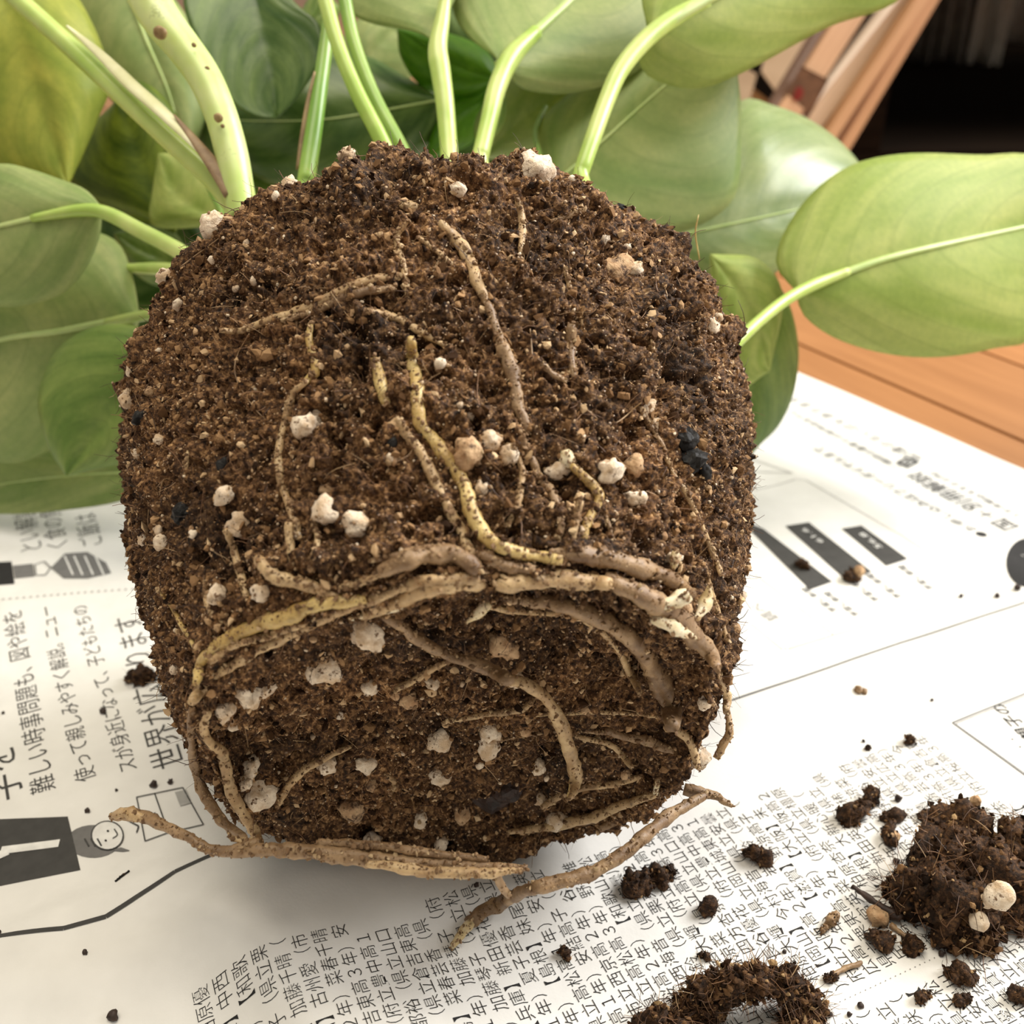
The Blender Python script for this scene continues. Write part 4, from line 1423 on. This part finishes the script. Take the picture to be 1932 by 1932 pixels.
leaf([(560, 60), (590, 40), (615, -10)],
     [(560, 60), (575, 10), (615, -40), (615, -10)],
     [(560, 60), (605, 75), (640, 20), (615, -10)],
     [0.42, 0.42], 'leaf_mid', rib=False)
# filler leaves deep behind the crown
leaf([(1060, 330), (900, 270), (740, 240), (640, 260)],
     [(1060, 330), (1000, 200), (840, 150), (640, 260)],
     [(1060, 330), (900, 360), (740, 350), (640, 260)],
     [0.43, 0.43, 0.43], 'leaf_dark', rib=False)
leaf([(470, 330), (430, 250), (380, 150), (330, 20)],
     [(470, 330), (370, 280), (310, 150), (330, 20)],
     [(470, 330), (500, 240), (450, 100), (330, 20)],
     [0.415, 0.415, 0.42], 'leaf_dark', rib=False)
leaf([(780, -60), (860, 20), (950, 60), (1040, 60)],
     [(780, -60), (900, -60), (1000, -10), (1040, 60)],
     [(780, -60), (780, 50), (900, 130), (1040, 60)],
     [0.46, 0.46, 0.46], 'leaf_dark', rib=False)
# left side
leaf([(-40, -140), (40, 80), (95, 240), (128, 352)],
     [(-40, -140), (-140, 0), (-110, 220), (0, 318), (128, 352)],
     [(-40, -140), (120, -40), (205, 130), (182, 230), (128, 352)],
     [0.37, 0.36, 0.362, 0.365], 'leaf_lime', (0.004, 0.012), rib=False)
leaf([(330, 440), (280, 330), (240, 220), (205, 150)],
     [(330, 440), (210, 395), (135, 345), (140, 292), (172, 238), (222, 185), (205, 150)],
     [(330, 440), (370, 340), (340, 230), (280, 160), (205, 150)],
     [0.395, 0.392, 0.39], 'leaf_olive', (0.008, 0.008), rib=False)
leaf([(215, -90), (270, 60), (320, 180), (350, 300)],
     [(215, -90), (105, -10), (150, 110), (250, 230), (350, 300)],
     [(215, -90), (330, 0), (385, 120), (385, 230), (350, 300)],
     [0.41, 0.405, 0.405], 'leaf_grey', (0.01, 0.01), ribw=10)
leaf([(440, 420), (380, 400), (330, 360), (300, 290)],
     [(440, 420), (340, 430), (285, 420), (290, 350), (300, 290)],
     [(440, 420), (450, 350), (390, 290), (300, 290)],
     [0.375, 0.378, 0.38], 'leaf_pale', rib=False)
leaf([(190, 398), (140, 396), (0, 426), (-210, 475)],
     [(194, 394), (160, 358), (110, 338), (60, 321), (0, 310), (-100, 330), (-210, 475)],
     [(192, 402), (186, 450), (160, 510), (120, 552), (60, 573), (0, 577), (-110, 550), (-210, 475)],
     [0.335, 0.337, 0.345, 0.36], 'leaf_grey', (0.008, 0.008), ribw=16)
leaf([(262, 597), (200, 608), (110, 625), (0, 641), (-180, 690)],
     [(262, 597), (252, 530), (228, 465), (182, 438), (100, 425), (-80, 540), (-180, 690)],
     [(262, 598), (240, 690), (165, 770), (90, 850), (0, 872), (-120, 810), (-180, 690)],
     [0.36, 0.363, 0.37, 0.385], 'leaf_grey', (0.010, 0.016), ribw=18)
leaf([(320, 640), (260, 720), (190, 810), (125, 897)],
     [(320, 640), (240, 613), (165, 622), (105, 665), (74, 740), (78, 800), (98, 855), (125, 897)],
     [(320, 640), (340, 740), (300, 830), (240, 868), (180, 884), (125, 897)],
     [0.34, 0.342, 0.35, 0.356], 'leaf_mid', (0.006, 0.006), rib=False)
leaf([(300, 890), (200, 893), (60, 905), (-160, 940)],
     [(300, 890), (220, 845), (80, 835), (-60, 850), (-160, 940)],
     [(300, 890), (240, 942), (100, 965), (0, 970), (-80, 965), (-160, 940)],
     [0.395, 0.398, 0.405, 0.41], 'leaf_grey', (0.006, -0.002), ribw=6)
leaf([(370, 520), (310, 490), (260, 470), (215, 440)],
     [(370, 520), (330, 440), (270, 425), (215, 440)],
     [(370, 520), (300, 540), (240, 500), (215, 440)],
     [0.405, 0.40, 0.40], 'leaf_mid', rib=False)
leaf([(400, 480), (330, 420), (260, 380), (180, 370)],
     [(400, 480), (350, 390), (270, 340), (180, 370)],
     [(400, 480), (330, 470), (240, 440), (180, 370)],
     [0.42, 0.42, 0.42], 'leaf_dark', rib=False)

leaf([(440, 560), (340, 520), (240, 470), (150, 400)],
     [(440, 560), (400, 420), (270, 350), (150, 400)],
     [(440, 560), (330, 640), (200, 600), (150, 400)],
     [0.425, 0.425, 0.425], 'leaf_dark', rib=False)
leaf([(620, 380), (540, 350), (470, 330), (400, 300)],
     [(620, 380), (560, 280), (480, 260), (400, 300)],
     [(620, 380), (540, 400), (450, 390), (400, 300)],
     [0.42, 0.42, 0.42], 'leaf_mid', rib=False)

# stalks and the thick vine stem
st = stalk([(266, -40), (300, 30), (345, 88), (385, 145), (416, 215), (437, 290), (450, 360), (462, 420)], [84, 76, 68, 64, 62, 62, 60, 56], [0.318, 0.312, 0.307, 0.303, 0.300, 0.298], 'stem', 'vine_stem', None, 60, 20)
for x, y, r in ((302, 62, 13), (366, 85, 5), (391, 129, 5), (412, 222, 9), (420, 238, 4)):
    c = at_depth(np.array((x, y), float), 0.3065 - 0.0047 if y < 150 else 0.3005 - 0.0047)
    V, F_ = lump(c, r * 0.3 / FPX, x, 2, 0.2, 1.5, (1, 0.5, 1))
    link('node_scar', mesh_np('node_scar', V, F_, True), M['scar'], st)
stalk([(-60, -80), (20, -12), (110, 68), (230, 180), (330, 272), (400, 335), (446, 392)], [38, 36, 36, 36, 38, 42, 44], [0.345, 0.335, 0.325, 0.315, 0.308, 0.304], 'stalk')
sh = stalk([(126, 48), (185, 98), (246, 158), (300, 206), (348, 252), (385, 292)], [4, 18, 27, 28, 24, 14], [0.3235, 0.318, 0.312, 0.306, 0.302, 0.2995], 'sheath', 'leaf_sheath', None, 40, 12, 0.4)
stalk([(328, 216), (362, 258), (396, 302), (420, 335), (440, 366)], [4, 15, 24, 32, 38], [0.3025, 0.3005, 0.2985, 0.2965], 'sheath_brown', 'dried_sheath', sh, 24, 12, 0.4)
stalk([(622, 20), (614, 90), (603, 170), (590, 260), (576, 350)], [22, 27, 30, 33, 34], [0.335, 0.33, 0.325, 0.32], 'stalk_dark')
stalk([(594, 135), (582, 190), (570, 260), (562, 320)], [4, 10, 10, 8], [0.3275, 0.325, 0.322], 'sheath_brown', 'leaf_sheath', None, 20, 8, 0.5)
stalk([(606, -30), (636, 80), (672, 170), (715, 255), (755, 340)], [30, 28, 29, 30, 30], [0.325, 0.32, 0.317, 0.315], 'stalk')
stalk([(645, -30), (668, 80), (705, 180), (748, 262), (790, 340)], [26, 25, 26, 28, 28], [0.34, 0.335, 0.33, 0.325], 'stalk_dark')
stalk([(843, -20), (834, 40), (826, 92), (832, 140), (840, 200), (850, 320)], [18, 30, 40, 36, 34, 34], [0.341, 0.338, 0.334, 0.33, 0.327, 0.32], 'stalk')
stalk([(1012, 60), (965, 108), (938, 165), (922, 230), (905, 300)], [26, 38, 36, 33, 32], [0.3575, 0.345, 0.335, 0.325], 'stalk')
stalk([(1332, 2), (1262, 40), (1215, 78), (1172, 130), (1145, 188), (1112, 280), (1095, 330)], [30, 34, 34, 34, 32, 31, 30], [0.342, 0.335, 0.328, 0.322, 0.315, 0.31], 'stalk')
stalk([(1600, 512), (1530, 540), (1480, 568), (1430, 608), (1380, 655), (1340, 690)], [16, 22, 22, 22, 24, 24], [0.3585, 0.353, 0.345, 0.335, 0.325, 0.318], 'stalk')
stalk([(60, 412), (150, 397), (200, 402), (265, 435), (345, 478), (420, 530)], [14, 22, 28, 30, 32, 32], [0.336, 0.334, 0.332, 0.325, 0.318, 0.31], 'stalk')
stalk([(235, 506), (290, 507), (345, 512), (400, 530)], [16, 24, 26, 26], [0.37, 0.36, 0.35, 0.34], 'stalk')
stalk([(200, 608), (262, 597), (300, 590)], [14, 20, 22], [0.361, 0.357, 0.345], 'stalk')
stalk([(370, 290), (395, 350), (418, 400)], [14, 16, 14], [0.35, 0.34, 0.33], 'stalk_dark')
stalk([(950, 180), (945, 230), (900, 290)], [10, 12, 12], [0.38, 0.37, 0.35], 'stalk_dark')
stalk([(1030, 200), (1010, 250), (1020, 300)], [8, 10, 10], [0.385, 0.375, 0.36], 'stalk_dark')

# ================================================================ soil that has fallen on the sheet
def clump(name, label, blobs, cat='soil', crumbs=400, hairs=60, perl=(), mat='soil', group=None, cr=0.0011, extra=()):
    mat = 'soil_deep' if mat == 'soil' else mat
    """blobs: (x, y, r, h) - place on the sheet and size in picture units, h = how many radii the centre sits above it"""
    bl = []
    for x, y, r, *h in blobs:
        g = on_paper([(x, y)])[0]
        d = (g - CAMP) @ FW
        R = r * d / FPX
        hh = (h[0] if h else 0.75) * R
        p_ = on_floor(np.array((x, y), float), hh + EPS)
        zz = paper_z(p_[:2])[0]
        bl.append((np.array([p_[0], p_[1], zz + hh]), R))
    base = np.mean([b[0] for b in bl], 0)
    base[2] = paper_z(base[:2])[0]
    rng = np.random.default_rng(int(abs(blobs[0][0] * 13 + blobs[0][1])))
    sub = 4 if max(b[1] for b in bl) > 0.004 else (3 if max(b[1] for b in bl) > 0.0012 else 2)
    parts = []
    pts, nrm = [], []
    for q, (c, R) in enumerate(bl):
        V, F_ = lump((0, 0, 0), R, q + int(c[0] * 1e4) % 50, sub, 0.6, 1.8)
        f = 0.0010 * fbm((V + c) * 800, 3, 2) + 0.0022 * fbm((V + c) * 260, 5, 2) if R > 0.0015 else 0.12 * R * vnoise(V / R * 3)
        V = V + V / (np.linalg.norm(V, axis=1)[:, None] + 1e-9) * np.asarray(f)[:, None]
        nr_ = V / (np.linalg.norm(V, axis=1)[:, None] + 1e-9)
        V = V + c
        zf = paper_z(V[:, :2]) + 0.00005
        V[:, 2] = np.maximum(V[:, 2], zf)
        parts.append((V, F_))
        pts.append(V)
        nrm.append(nr_)
    V, Fs = join(parts)
    o = link(name, mesh_np(name, V - base, Fs, True), M[mat])
    o.location = Vector(base)
    tag(o, label, cat, group)
    bpy.context.view_layer.update()
    P_, N_ = np.vstack(pts), np.vstack(nrm)
    if crumbs:
        k = rng.integers(0, len(P_), crumbs)
        s_ = cr * (0.25 + 0.75 * rng.random(crumbs) ** 2) * 0.6
        q = P_[k] + N_[k] * (s_ * 0.4)[:, None] + rng.normal(size=(crumbs, 3)) * 0.0001
        q[:, 2] = np.maximum(q[:, 2], paper_z(q[:, :2]) + s_ * 0.5)
        V, F_ = grains(q, s_, rng, 1, 0.45, 0.5)
        c_ = link('soil_crumbs', mesh_np('soil_crumbs', V, F_), M['crumb_deep'], o)
        c_['kind'] = 'stuff'
    if hairs:
        k = rng.integers(0, len(P_), hairs)
        up_ = N_[k] + 0.2 * ZV
        V, F_ = fibres(P_[k], up_, cr * (1.5 + 4.5 * rng.random(hairs)), cr * (0.05 + 0.06 * rng.random(hairs)), rng, 4, 0.6)
        V[:, 2] = np.maximum(V[:, 2], paper_z(V[:, :2]) + 0.0001)
        c_ = link('coir_fibres', mesh_np('coir_fibres', V, F_, True), M['fibre'], o)
        c_['kind'] = 'stuff'
    for x, y, r, hh, m_ in perl:
        g = on_floor(np.array((x, y), float), hh + EPS)
        R = r * ((g - CAMP) @ FW) / FPX
        V, F_ = lump(g, R, int(x), 3, 0.28, 1.5, 1 + 0.25 * (rng.random(3) * 2 - 1))
        V[:, 2] = np.maximum(V[:, 2], paper_z(V[:, :2]) + 0.0001)
        link('perlite_grain', mesh_np('perlite_grain', V, F_, True), M[m_], o)
    for pix, w, hh, m_ in extra:
        Q = spline(pix, 16)
        hs = np.interp(np.linspace(0, 1, 16), np.linspace(0, 1, len(hh)), hh)
        W = np.array([on_floor(Q[a], hs[a] + EPS) for a in range(16)])
        W[:, 2] = np.maximum(W[:, 2], paper_z(W[:, :2]) + 0.0003)
        R = 0.5 * np.interp(np.linspace(0, 1, 16), np.linspace(0, 1, len(w)), w) * ((W - CAMP) @ FW) / FPX
        R = R * (1 + 0.3 * fbm(np.column_stack([np.linspace(0, 6, 16), np.full(16, pix[0][0] * 0.37), np.zeros(16)]), 2, 2))
        tube('twig', W, R, M[m_], o, 7, 0.5, int(pix[0][0]))
    return o


clump('soil_clump', 'largest dark soil clump at the right, with two cream perlite grains on its near side',
      [(1812, 1585, 52, 1.4), (1790, 1640, 62, 1.0), (1740, 1690, 52, 0.8), (1800, 1705, 62, 0.8), (1860, 1650, 66, 0.9), (1915, 1630, 58, 1.0), (1880, 1715, 44, 0.7), (1815, 1755, 38, 0.7), (1850, 1765, 26, 0.7), (1935, 1700, 36, 0.7), (1960, 1660, 60, 0.9), (1780, 1585, 26, 1.8), (1700, 1680, 20, 0.8)],
      crumbs=5200, hairs=1300, perl=[(1884, 1690, 29, 0.0165, 'perlite'), (1846, 1736, 22, 0.0105, 'perlite'), (1862, 1700, 14, 0.014, 'perlite'), (1774, 1578, 10, 0.010, 'perlite_tan'), (1840, 1512, 11, 0.014, 'perlite_tan'), (1818, 1640, 9, 0.012, 'perlite_tan')], cr=0.0015,
      extra=[([(1700, 1735), (1660, 1708), (1608, 1672)], [16, 14, 10], [0.002, 0.003, 0.003], 'bark'), ([(1680, 1745), (1720, 1775), (1735, 1790)], [10, 10, 14], [0.001, 0.001, 0.001], 'root_brown')])
clump('soil_clump', 'arched fibrous soil clump at the bottom edge with a thin orange twig sticking out',
      [(1262, 1932, 26, 0.8), (1300, 1915, 32, 0.9), (1335, 1882, 34, 1.4), (1378, 1862, 33, 2.2), (1425, 1852, 32, 2.7), (1470, 1858, 31, 2.3), (1505, 1880, 28, 1.5), (1522, 1910, 24, 0.9), (1322, 1925, 26, 0.8), (1240, 1965, 40, 0.8), (1285, 1975, 40, 0.8), (1500, 1940, 22, 0.8)],
      crumbs=4200, hairs=1300, perl=[(1298, 1905, 9, 0.003, 'perlite_tan'), (1308, 1862, 10, 0.006, 'perlite_tan')], cr=0.0013,
      extra=[([(1352, 1814), (1362, 1824), (1385, 1822), (1404, 1824)], [7, 9, 10, 8], [0.007, 0.007, 0.0075, 0.008], 'root_tan'), ([(1355, 1838), (1364, 1826)], [4, 7], [0.006, 0.007], 'root_tan')])
clump('soil_crumb', 'brown crumb of two joined lumps with a pale grain, right of the loose root end',
      [(1198, 1676, 19), (1215, 1672, 17), (1245, 1660, 19), (1262, 1650, 12), (1228, 1668, 13)], crumbs=260, hairs=70, perl=[(1192, 1682, 8, 0.0018, 'perlite_tan')], cr=0.0008)
clump('soil_crumb', 'dark oval crumb with a rusty right edge, alone among the printed lines',
      [(1422, 1614, 15), (1438, 1620, 14)], crumbs=140, hairs=50, cr=0.0007)
clump('soil_crumb', 'dark round crumb below the crumb of two joined lumps',
      [(1334, 1714, 13), (1340, 1720, 9)], crumbs=70, hairs=14, cr=0.0006)
clump('soil_crumb', 'small dark crumb with an orange spot below the tip of the loose root',
      [(1066, 1800, 10, 1.0), (1070, 1812, 8)], crumbs=60, hairs=14, perl=[(1073, 1808, 5, 0.001, 'perlite_tan')], cr=0.0006)
clump('soil_crumb', 'reddish brown two-part crumb at the upper left of the largest clump',
      [(1604, 1538, 18), (1622, 1530, 17), (1635, 1518, 13), (1645, 1506, 14, 1.1)], crumbs=240, hairs=50, cr=0.0008)
clump('soil_crumb', 'tan and dark crumb standing between the two-part crumb and the largest clump',
      [(1680, 1582, 14, 0.9), (1682, 1566, 11, 1.4)], crumbs=90, hairs=12, perl=[(1686, 1578, 12, 0.003, 'perlite_tan')], cr=0.0007)
clump('soil_crumb', 'flat dark fragments just behind the tan and dark standing crumb',
      [(1672, 1546, 10), (1690, 1540, 11), (1700, 1542, 8), (1665, 1548, 7)], crumbs=80, hairs=20, cr=0.0006)
clump('soil_crumb', 'brown flake beside the left shoulder of the largest clump',
      [(1738, 1544, 9), (1746, 1538, 8)], crumbs=40, hairs=8, cr=0.0006)
clump('soil_crumb', 'blackish crumb with fine spikes at the upper edge of the small print',
      [(1714, 1402, 9, 1.0)], crumbs=50, hairs=26, cr=0.0006)
clump('soil_crumb', 'smaller dark crumb left of the spiky one above the small print', [(1637, 1416, 6)], crumbs=14, hairs=0, cr=0.0005)
clump('soil_crumb', 'thin tan flake on the blank margin below the heavy rule', [(1618, 1311, 8, 0.4), (1628, 1313, 6, 0.4)], crumbs=10, hairs=4, mat='root_brown', cr=0.0005)
clump('soil_crumb', 'tan and black crumb on the lower end of a printed chart bar', [(1612, 1086, 13, 0.8), (1604, 1092, 9)], crumbs=90, hairs=12, perl=[(1621, 1078, 10, 0.004, 'perlite_tan')], cr=0.0008)
clump('soil_crumb', 'small dark crumb on the widest printed chart bar', [(1513, 1068, 9)], crumbs=24, hairs=4, cr=0.0006)
clump('perlite_grain', 'loose cream perlite grain in front of the twig at the largest clump', [(1655, 1736, 13)], cat='perlite', crumbs=0, hairs=0, mat='perlite_tan')
clump('soil_crumb', 'brown crumb heap left of the largest clump, below the loose perlite grain', [(1648, 1772, 14), (1664, 1780, 13), (1675, 1772, 10)], crumbs=140, hairs=40, cr=0.0007)
clump('soil_crumb', 'round brown crumb at the end of the rootlet under the largest clump', [(1722, 1786, 13)], crumbs=60, hairs=10, cr=0.0007)
clump('soil_crumb', 'grey olive crumb lying on the print between the two big clumps', [(1566, 1738, 11), (1574, 1730, 9), (1558, 1750, 7), (1553, 1757, 5)], crumbs=60, hairs=10, mat='root_brown', cr=0.0006)
clump('rootlet', 'short reddish brown rootlet lying between the two big clumps', [(1572, 1842, 9), (1562, 1848, 8)], cat='rootlet', crumbs=50, hairs=8, cr=0.0006,
      extra=[([(1570, 1840), (1592, 1828), (1626, 1816)], [10, 9, 8], [0.0012, 0.001, 0.001], 'root_brown')])
clump('soil_crumb', 'brown crumb below the largest clump, behind the lower right text column', [(1800, 1840, 16), (1818, 1848, 14), (1830, 1846, 12), (1790, 1838, 10)], crumbs=160, hairs=36, cr=0.0007)
clump('soil_crumb', 'small grey brown crumb right of the arched clump', [(1736, 1884, 11), (1746, 1878, 8)], crumbs=50, hairs=14, cr=0.0006)
clump('soil_crumb', 'tan and black crumb in the lower right text column', [(1808, 1890, 11), (1822, 1886, 10)], crumbs=50, hairs=14, perl=[(1806, 1884, 9, 0.001, 'perlite_tan')], cr=0.0006)
clump('soil_crumb', 'brown crumb cut by the right edge near the bottom corner', [(1918, 1885, 13), (1930, 1888, 10)], crumbs=60, hairs=14, cr=0.0006)
clump('soil_crumb', 'dark crumb at the right edge just below the largest clump', [(1926, 1758, 12)], crumbs=60, hairs=14, cr=0.0006)
clump('soil_crumb', 'small dark spiky crumb just left of the arched clump', [(1334, 1806, 8), (1322, 1803, 6)], crumbs=40, hairs=20, cr=0.0005)
clump('soil_crumb', 'dark crumb with bristles beside the left side of the root ball', [(268, 1276, 17), (284, 1272, 14), (250, 1278, 10)], crumbs=140, hairs=60, cr=0.0008)
clump('rootlet', 'tiny black sliver lying in front of the drawing of the child', [(237, 1667, 3, 0.7)], cat='rootlet', crumbs=0, hairs=0,
      extra=[([(223, 1683), (235, 1668), (247, 1656)], [4, 5, 4], [0.0006, 0.0006, 0.0006], 'charcoal')])
SPECK = [(194, 1342, 6, 'tiny dark speck between the second and third lines of large print'), (165, 1530, 5, 'tiny dark speck just above the drawn child'),
         (290, 1482, 7, 'tiny round speck at the left top corner of the drawn newspaper'), (322, 1477, 5, 'tiny round speck at the top middle of the drawn newspaper'),
         (220, 1492, 3, 'faintest speck below the third line of large print'), (215, 1924, 10, 'dark speck at the bottom edge on the bare left margin'),
         (168, 1822, 5, 'lone tiny speck on the bare margin below the left heavy rule'), (8, 1788, 4, 'tiny speck at the left edge under the heavy rule'),
         (6, 1346, 3, 'tiny speck at the left edge beside the first line of large print'), (391, 1504, 6, 'tiny speck between the drawn newspaper and the root ball'),
         (1880, 1128, 5, 'tiny speck left of its twin under the printed black disc'), (1918, 1116, 6, 'tiny speck right of its twin under the printed black disc'),
         (1812, 1128, 4, 'tiny speck on the dotted border of the chart panel'), (1776, 1802, 6, 'tiny flat speck on the dotted rule below the largest clump'),
         (1566, 1914, 6, 'tan speck first in a row of three right of the arched clump'), (1603, 1914, 5, 'brown speck second in a row of three right of the arched clump'),
         (1624, 1896, 6, 'rusty speck third in a row of three right of the arched clump'), (1694, 1512, 7, 'small orange tan flake above the standing crumb'),
         (1690, 1628, 6, 'small flake on the print just left of the largest clump'), (1480, 1795, 4, 'tiny speck on the print above the arched clump'),
         (1757, 1327, 3, 'tiny speck left of the framed notice on the blank margin'), (1628, 1404, 3, 'faint tan speck above the small crumb over the print'),
         (900, 1698, 5, 'tiny brown speck left of the loose root on the sheet'), (868, 1675, 4, 'tiny blurred speck below the bottom roots of the ball'),
         (760, 1655, 6, 'tiny dark speck on the shaded sheet right under the bottom roots'), (1770, 1788, 6, 'dark speck just under the near edge of the largest clump'),
         (1895, 1770, 5, 'tiny speck on the sheet near the right edge below the largest clump'), (1870, 1742, 4, 'tiny speck beside the lower cream grain of the largest clump')]
for x, y, r, lb in SPECK:
    clump('soil_speck', lb, [(x, y, r)], cat='soil', crumbs=0, hairs=0, mat='bark', group='tiny soil specks on the newspaper')

# ================================================================ behind the plant
def board(px_b, px_t, y0, y1, w, th_, mat, label, name='wooden_plank', group='planks leaning behind the plant'):
    """a board standing on the floor at distance y0 whose top, far above the frame, is at distance y1"""
    rb, rt_ = ray(np.array(px_b, float)), ray(np.array(px_t, float))
    b, t = CAMP + rb * (y0 / rb[1]), CAMP + rt_ * (y1 / rt_[1])
    az = (t - b) / np.linalg.norm(t - b)
    b = b - az * (b[2] / az[2])
    L = 0.40
    ay = np.array([0, 1.0, 0]) - az * az[1]
    ay /= np.linalg.norm(ay)
    ax = np.cross(ay, az)
    lift = 0.5 * w * abs(ax[2]) + 0.5 * th_ * abs(ay[2])
    c = b + az * L * 0.5 + np.array([0, 0, lift])
    o = box(name, c, ax, ay, az, w / 2, th_ / 2, L / 2, mat, None, 0.001)
    tag(o, label, 'plank', group)
    return o


PL = [((1466, 203), (1548, 66), 0.009, 'plank_brown', 'dark brown plank, leftmost of those leaning behind the plant'),
      ((1493, 212), (1590, 62), 0.0205, 'plank_tan', 'orange tan plank leaning next to the dark brown one'),
      ((1512, 222), (1664, 30), 0.0048, 'plank_white', 'narrow whitish plank in the middle of the leaning row'),
      ((1536, 236), (1688, 28), 0.0165, 'plank_pale', 'wide pale beige plank right of the narrow whitish one'),
      ((1567, 256), (1733, 8), 0.0105, 'plank_tan', 'warm tan plank second from the right of the leaning row'),
      ((1592, 276), (1757, 0), 0.0105, 'plank_tan', 'rightmost brown plank of the leaning row, beside the dark gap')]
for q, (a, b, w, m_, lb) in enumerate(PL):
    board(a, b, 0.93 + (0.0, 0.0, 0.0, 0.012, 0.0, 0.012)[q], 0.96 + (0.0, 0.0, 0.0, 0.012, 0.0, 0.012)[q], w, 0.016, M[m_], lb)
pt = board((1506, 190), (1522, 160), 0.9195, 0.9205, 0.026, 0.0006, M['plank_brown'], 'brown paper slip with a red mark stuck on the planks', 'paper_slip', None)
pt.scale.z = 0.09
pt.location = Vector(at_depth(np.array((1516.0, 178.0)), 0.868))
bpy.context.view_layer.update()
rm = link('red_mark', mesh_np('red_mark', *lump((0, 0, 0), 0.004, 3, 2, 0.4, 1.5, (1, 0.05, 1.5))), M['red'])
rm.location = Vector(at_depth(np.array((1506.0, 176.0)), 0.8655))
bpy.context.view_layer.update()
rm.parent = pt
rm.matrix_parent_inverse = pt.matrix_world.inverted()
pt['category'] = 'paper slip'


def plate(name, pix, d, th_, mat, label, cat):
    W = at_depth(np.array(pix, float), np.array(d, float))
    nrm = np.cross(W[1] - W[0], W[2] - W[0])
    nrm /= np.linalg.norm(nrm)
    n = len(W)
    V = np.vstack([W, W + nrm * th_])
    F = [np.array([[k, (k + 1) % n, (k + 1) % n + n, k + n] for k in range(n)]), np.array([list(range(n))[::-1], list(range(n, 2 * n))])]
    o = link(name, mesh_np(name, V, F), mat)
    return tag(o, label, cat)


plate('cardboard_sheet', [(1468, 178), (1436, 134), (1480, -60), (1640, -120)], [1.06, 1.08, 1.12, 1.10], 0.003, M['card'], 'pale cardboard sheet leaning behind the leftmost planks', 'cardboard')
plate('cardboard_strip', [(1412, 200), (1380, 190), (1392, 120), (1428, 140)], [1.09, 1.09, 1.12, 1.12], 0.003, M['card'], 'small pale cardboard strip left of the leaning sheet', 'cardboard')

# black shelf added for the deep shade under furniture; cloth hangs at its back
shelf = empty('shade_shelf', (0.95, 1.30, 0))
tag(shelf, 'low black brown shelf added in place of the deep shade beside the leaning planks', 'shelf')
XV, YV = np.array([1., 0, 0]), np.array([0, 1., 0])
box('shade_board', (0.95, 1.40, 0.006), XV, YV, ZV, 0.64, 0.40, 0.006, M['shade_wood'], shelf)  # black board over the floor, painting the deep shade there
box('top_board', (0.95, 1.28, 0.212), XV, YV, ZV, 0.64, 0.28, 0.010, M['shade_wood'], shelf)  # unseen top; with the panels it shuts light out of the gap
for x in (0.3225, 1.5775):
    box('side_panel', (x, 1.40, 0.107), XV, YV, ZV, 0.0125, 0.40, 0.0945, M['shade_wood'], shelf)
box('back_panel', (0.95, 1.79, 0.107), XV, YV, ZV, 0.614, 0.01, 0.0945, M['shade_wood'], shelf)


def hanging_cloth(x0, x1, y, z0, z1, mat, label, seed, pleats):
    nx, nz = 120, 14
    xs = np.linspace(x0, x1, nx)
    zs = np.linspace(z0, z1, nz)
    X, Zg = np.meshgrid(xs, zs, indexing='ij')
    ph = (X - x0) / (x1 - x0)
    Yg = y + 0.012 * np.sin(ph * 2 * np.pi * pleats + 0.8 * np.sin(ph * 9 + seed)) * (1.15 - 0.3 * (Zg - z0) / (z1 - z0))
    Zb = Zg + 0.004 * np.sin(ph * 17 + seed) * (1 - (Zg - z0) / (z1 - z0))
    i = np.arange(nx - 1)[:, None] * nz
    j = np.arange(nz - 1)[None]
    F = np.stack([i + j, i + nz + j, i + nz + j + 1, i + j + 1], -1).reshape(-1, 4)
    o = link('hanging_cloth', mesh_np('hanging_cloth', np.stack([X, Yg, Zb], -1).reshape(-1, 3), F, True), M[mat])
    so = o.modifiers.new('thickness', 'SOLIDIFY')
    so.thickness = 0.0015
    return tag(o, label, 'cloth')


hanging_cloth(0.50, 0.625, 1.60, 0.016, 0.30, 'cloth', 'pleated grey brown cloth hanging beside the pale strip behind the shelf', 1, 6)
hanging_cloth(0.632, 0.672, 1.58, 0.012, 0.30, 'cloth_pale', 'narrow pale strip of cloth hanging behind the shelf', 2, 1)
hanging_cloth(0.68, 1.20, 1.60, 0.040, 0.30, 'cloth', 'grey brown cloth with a higher hem at the top right', 3, 9)
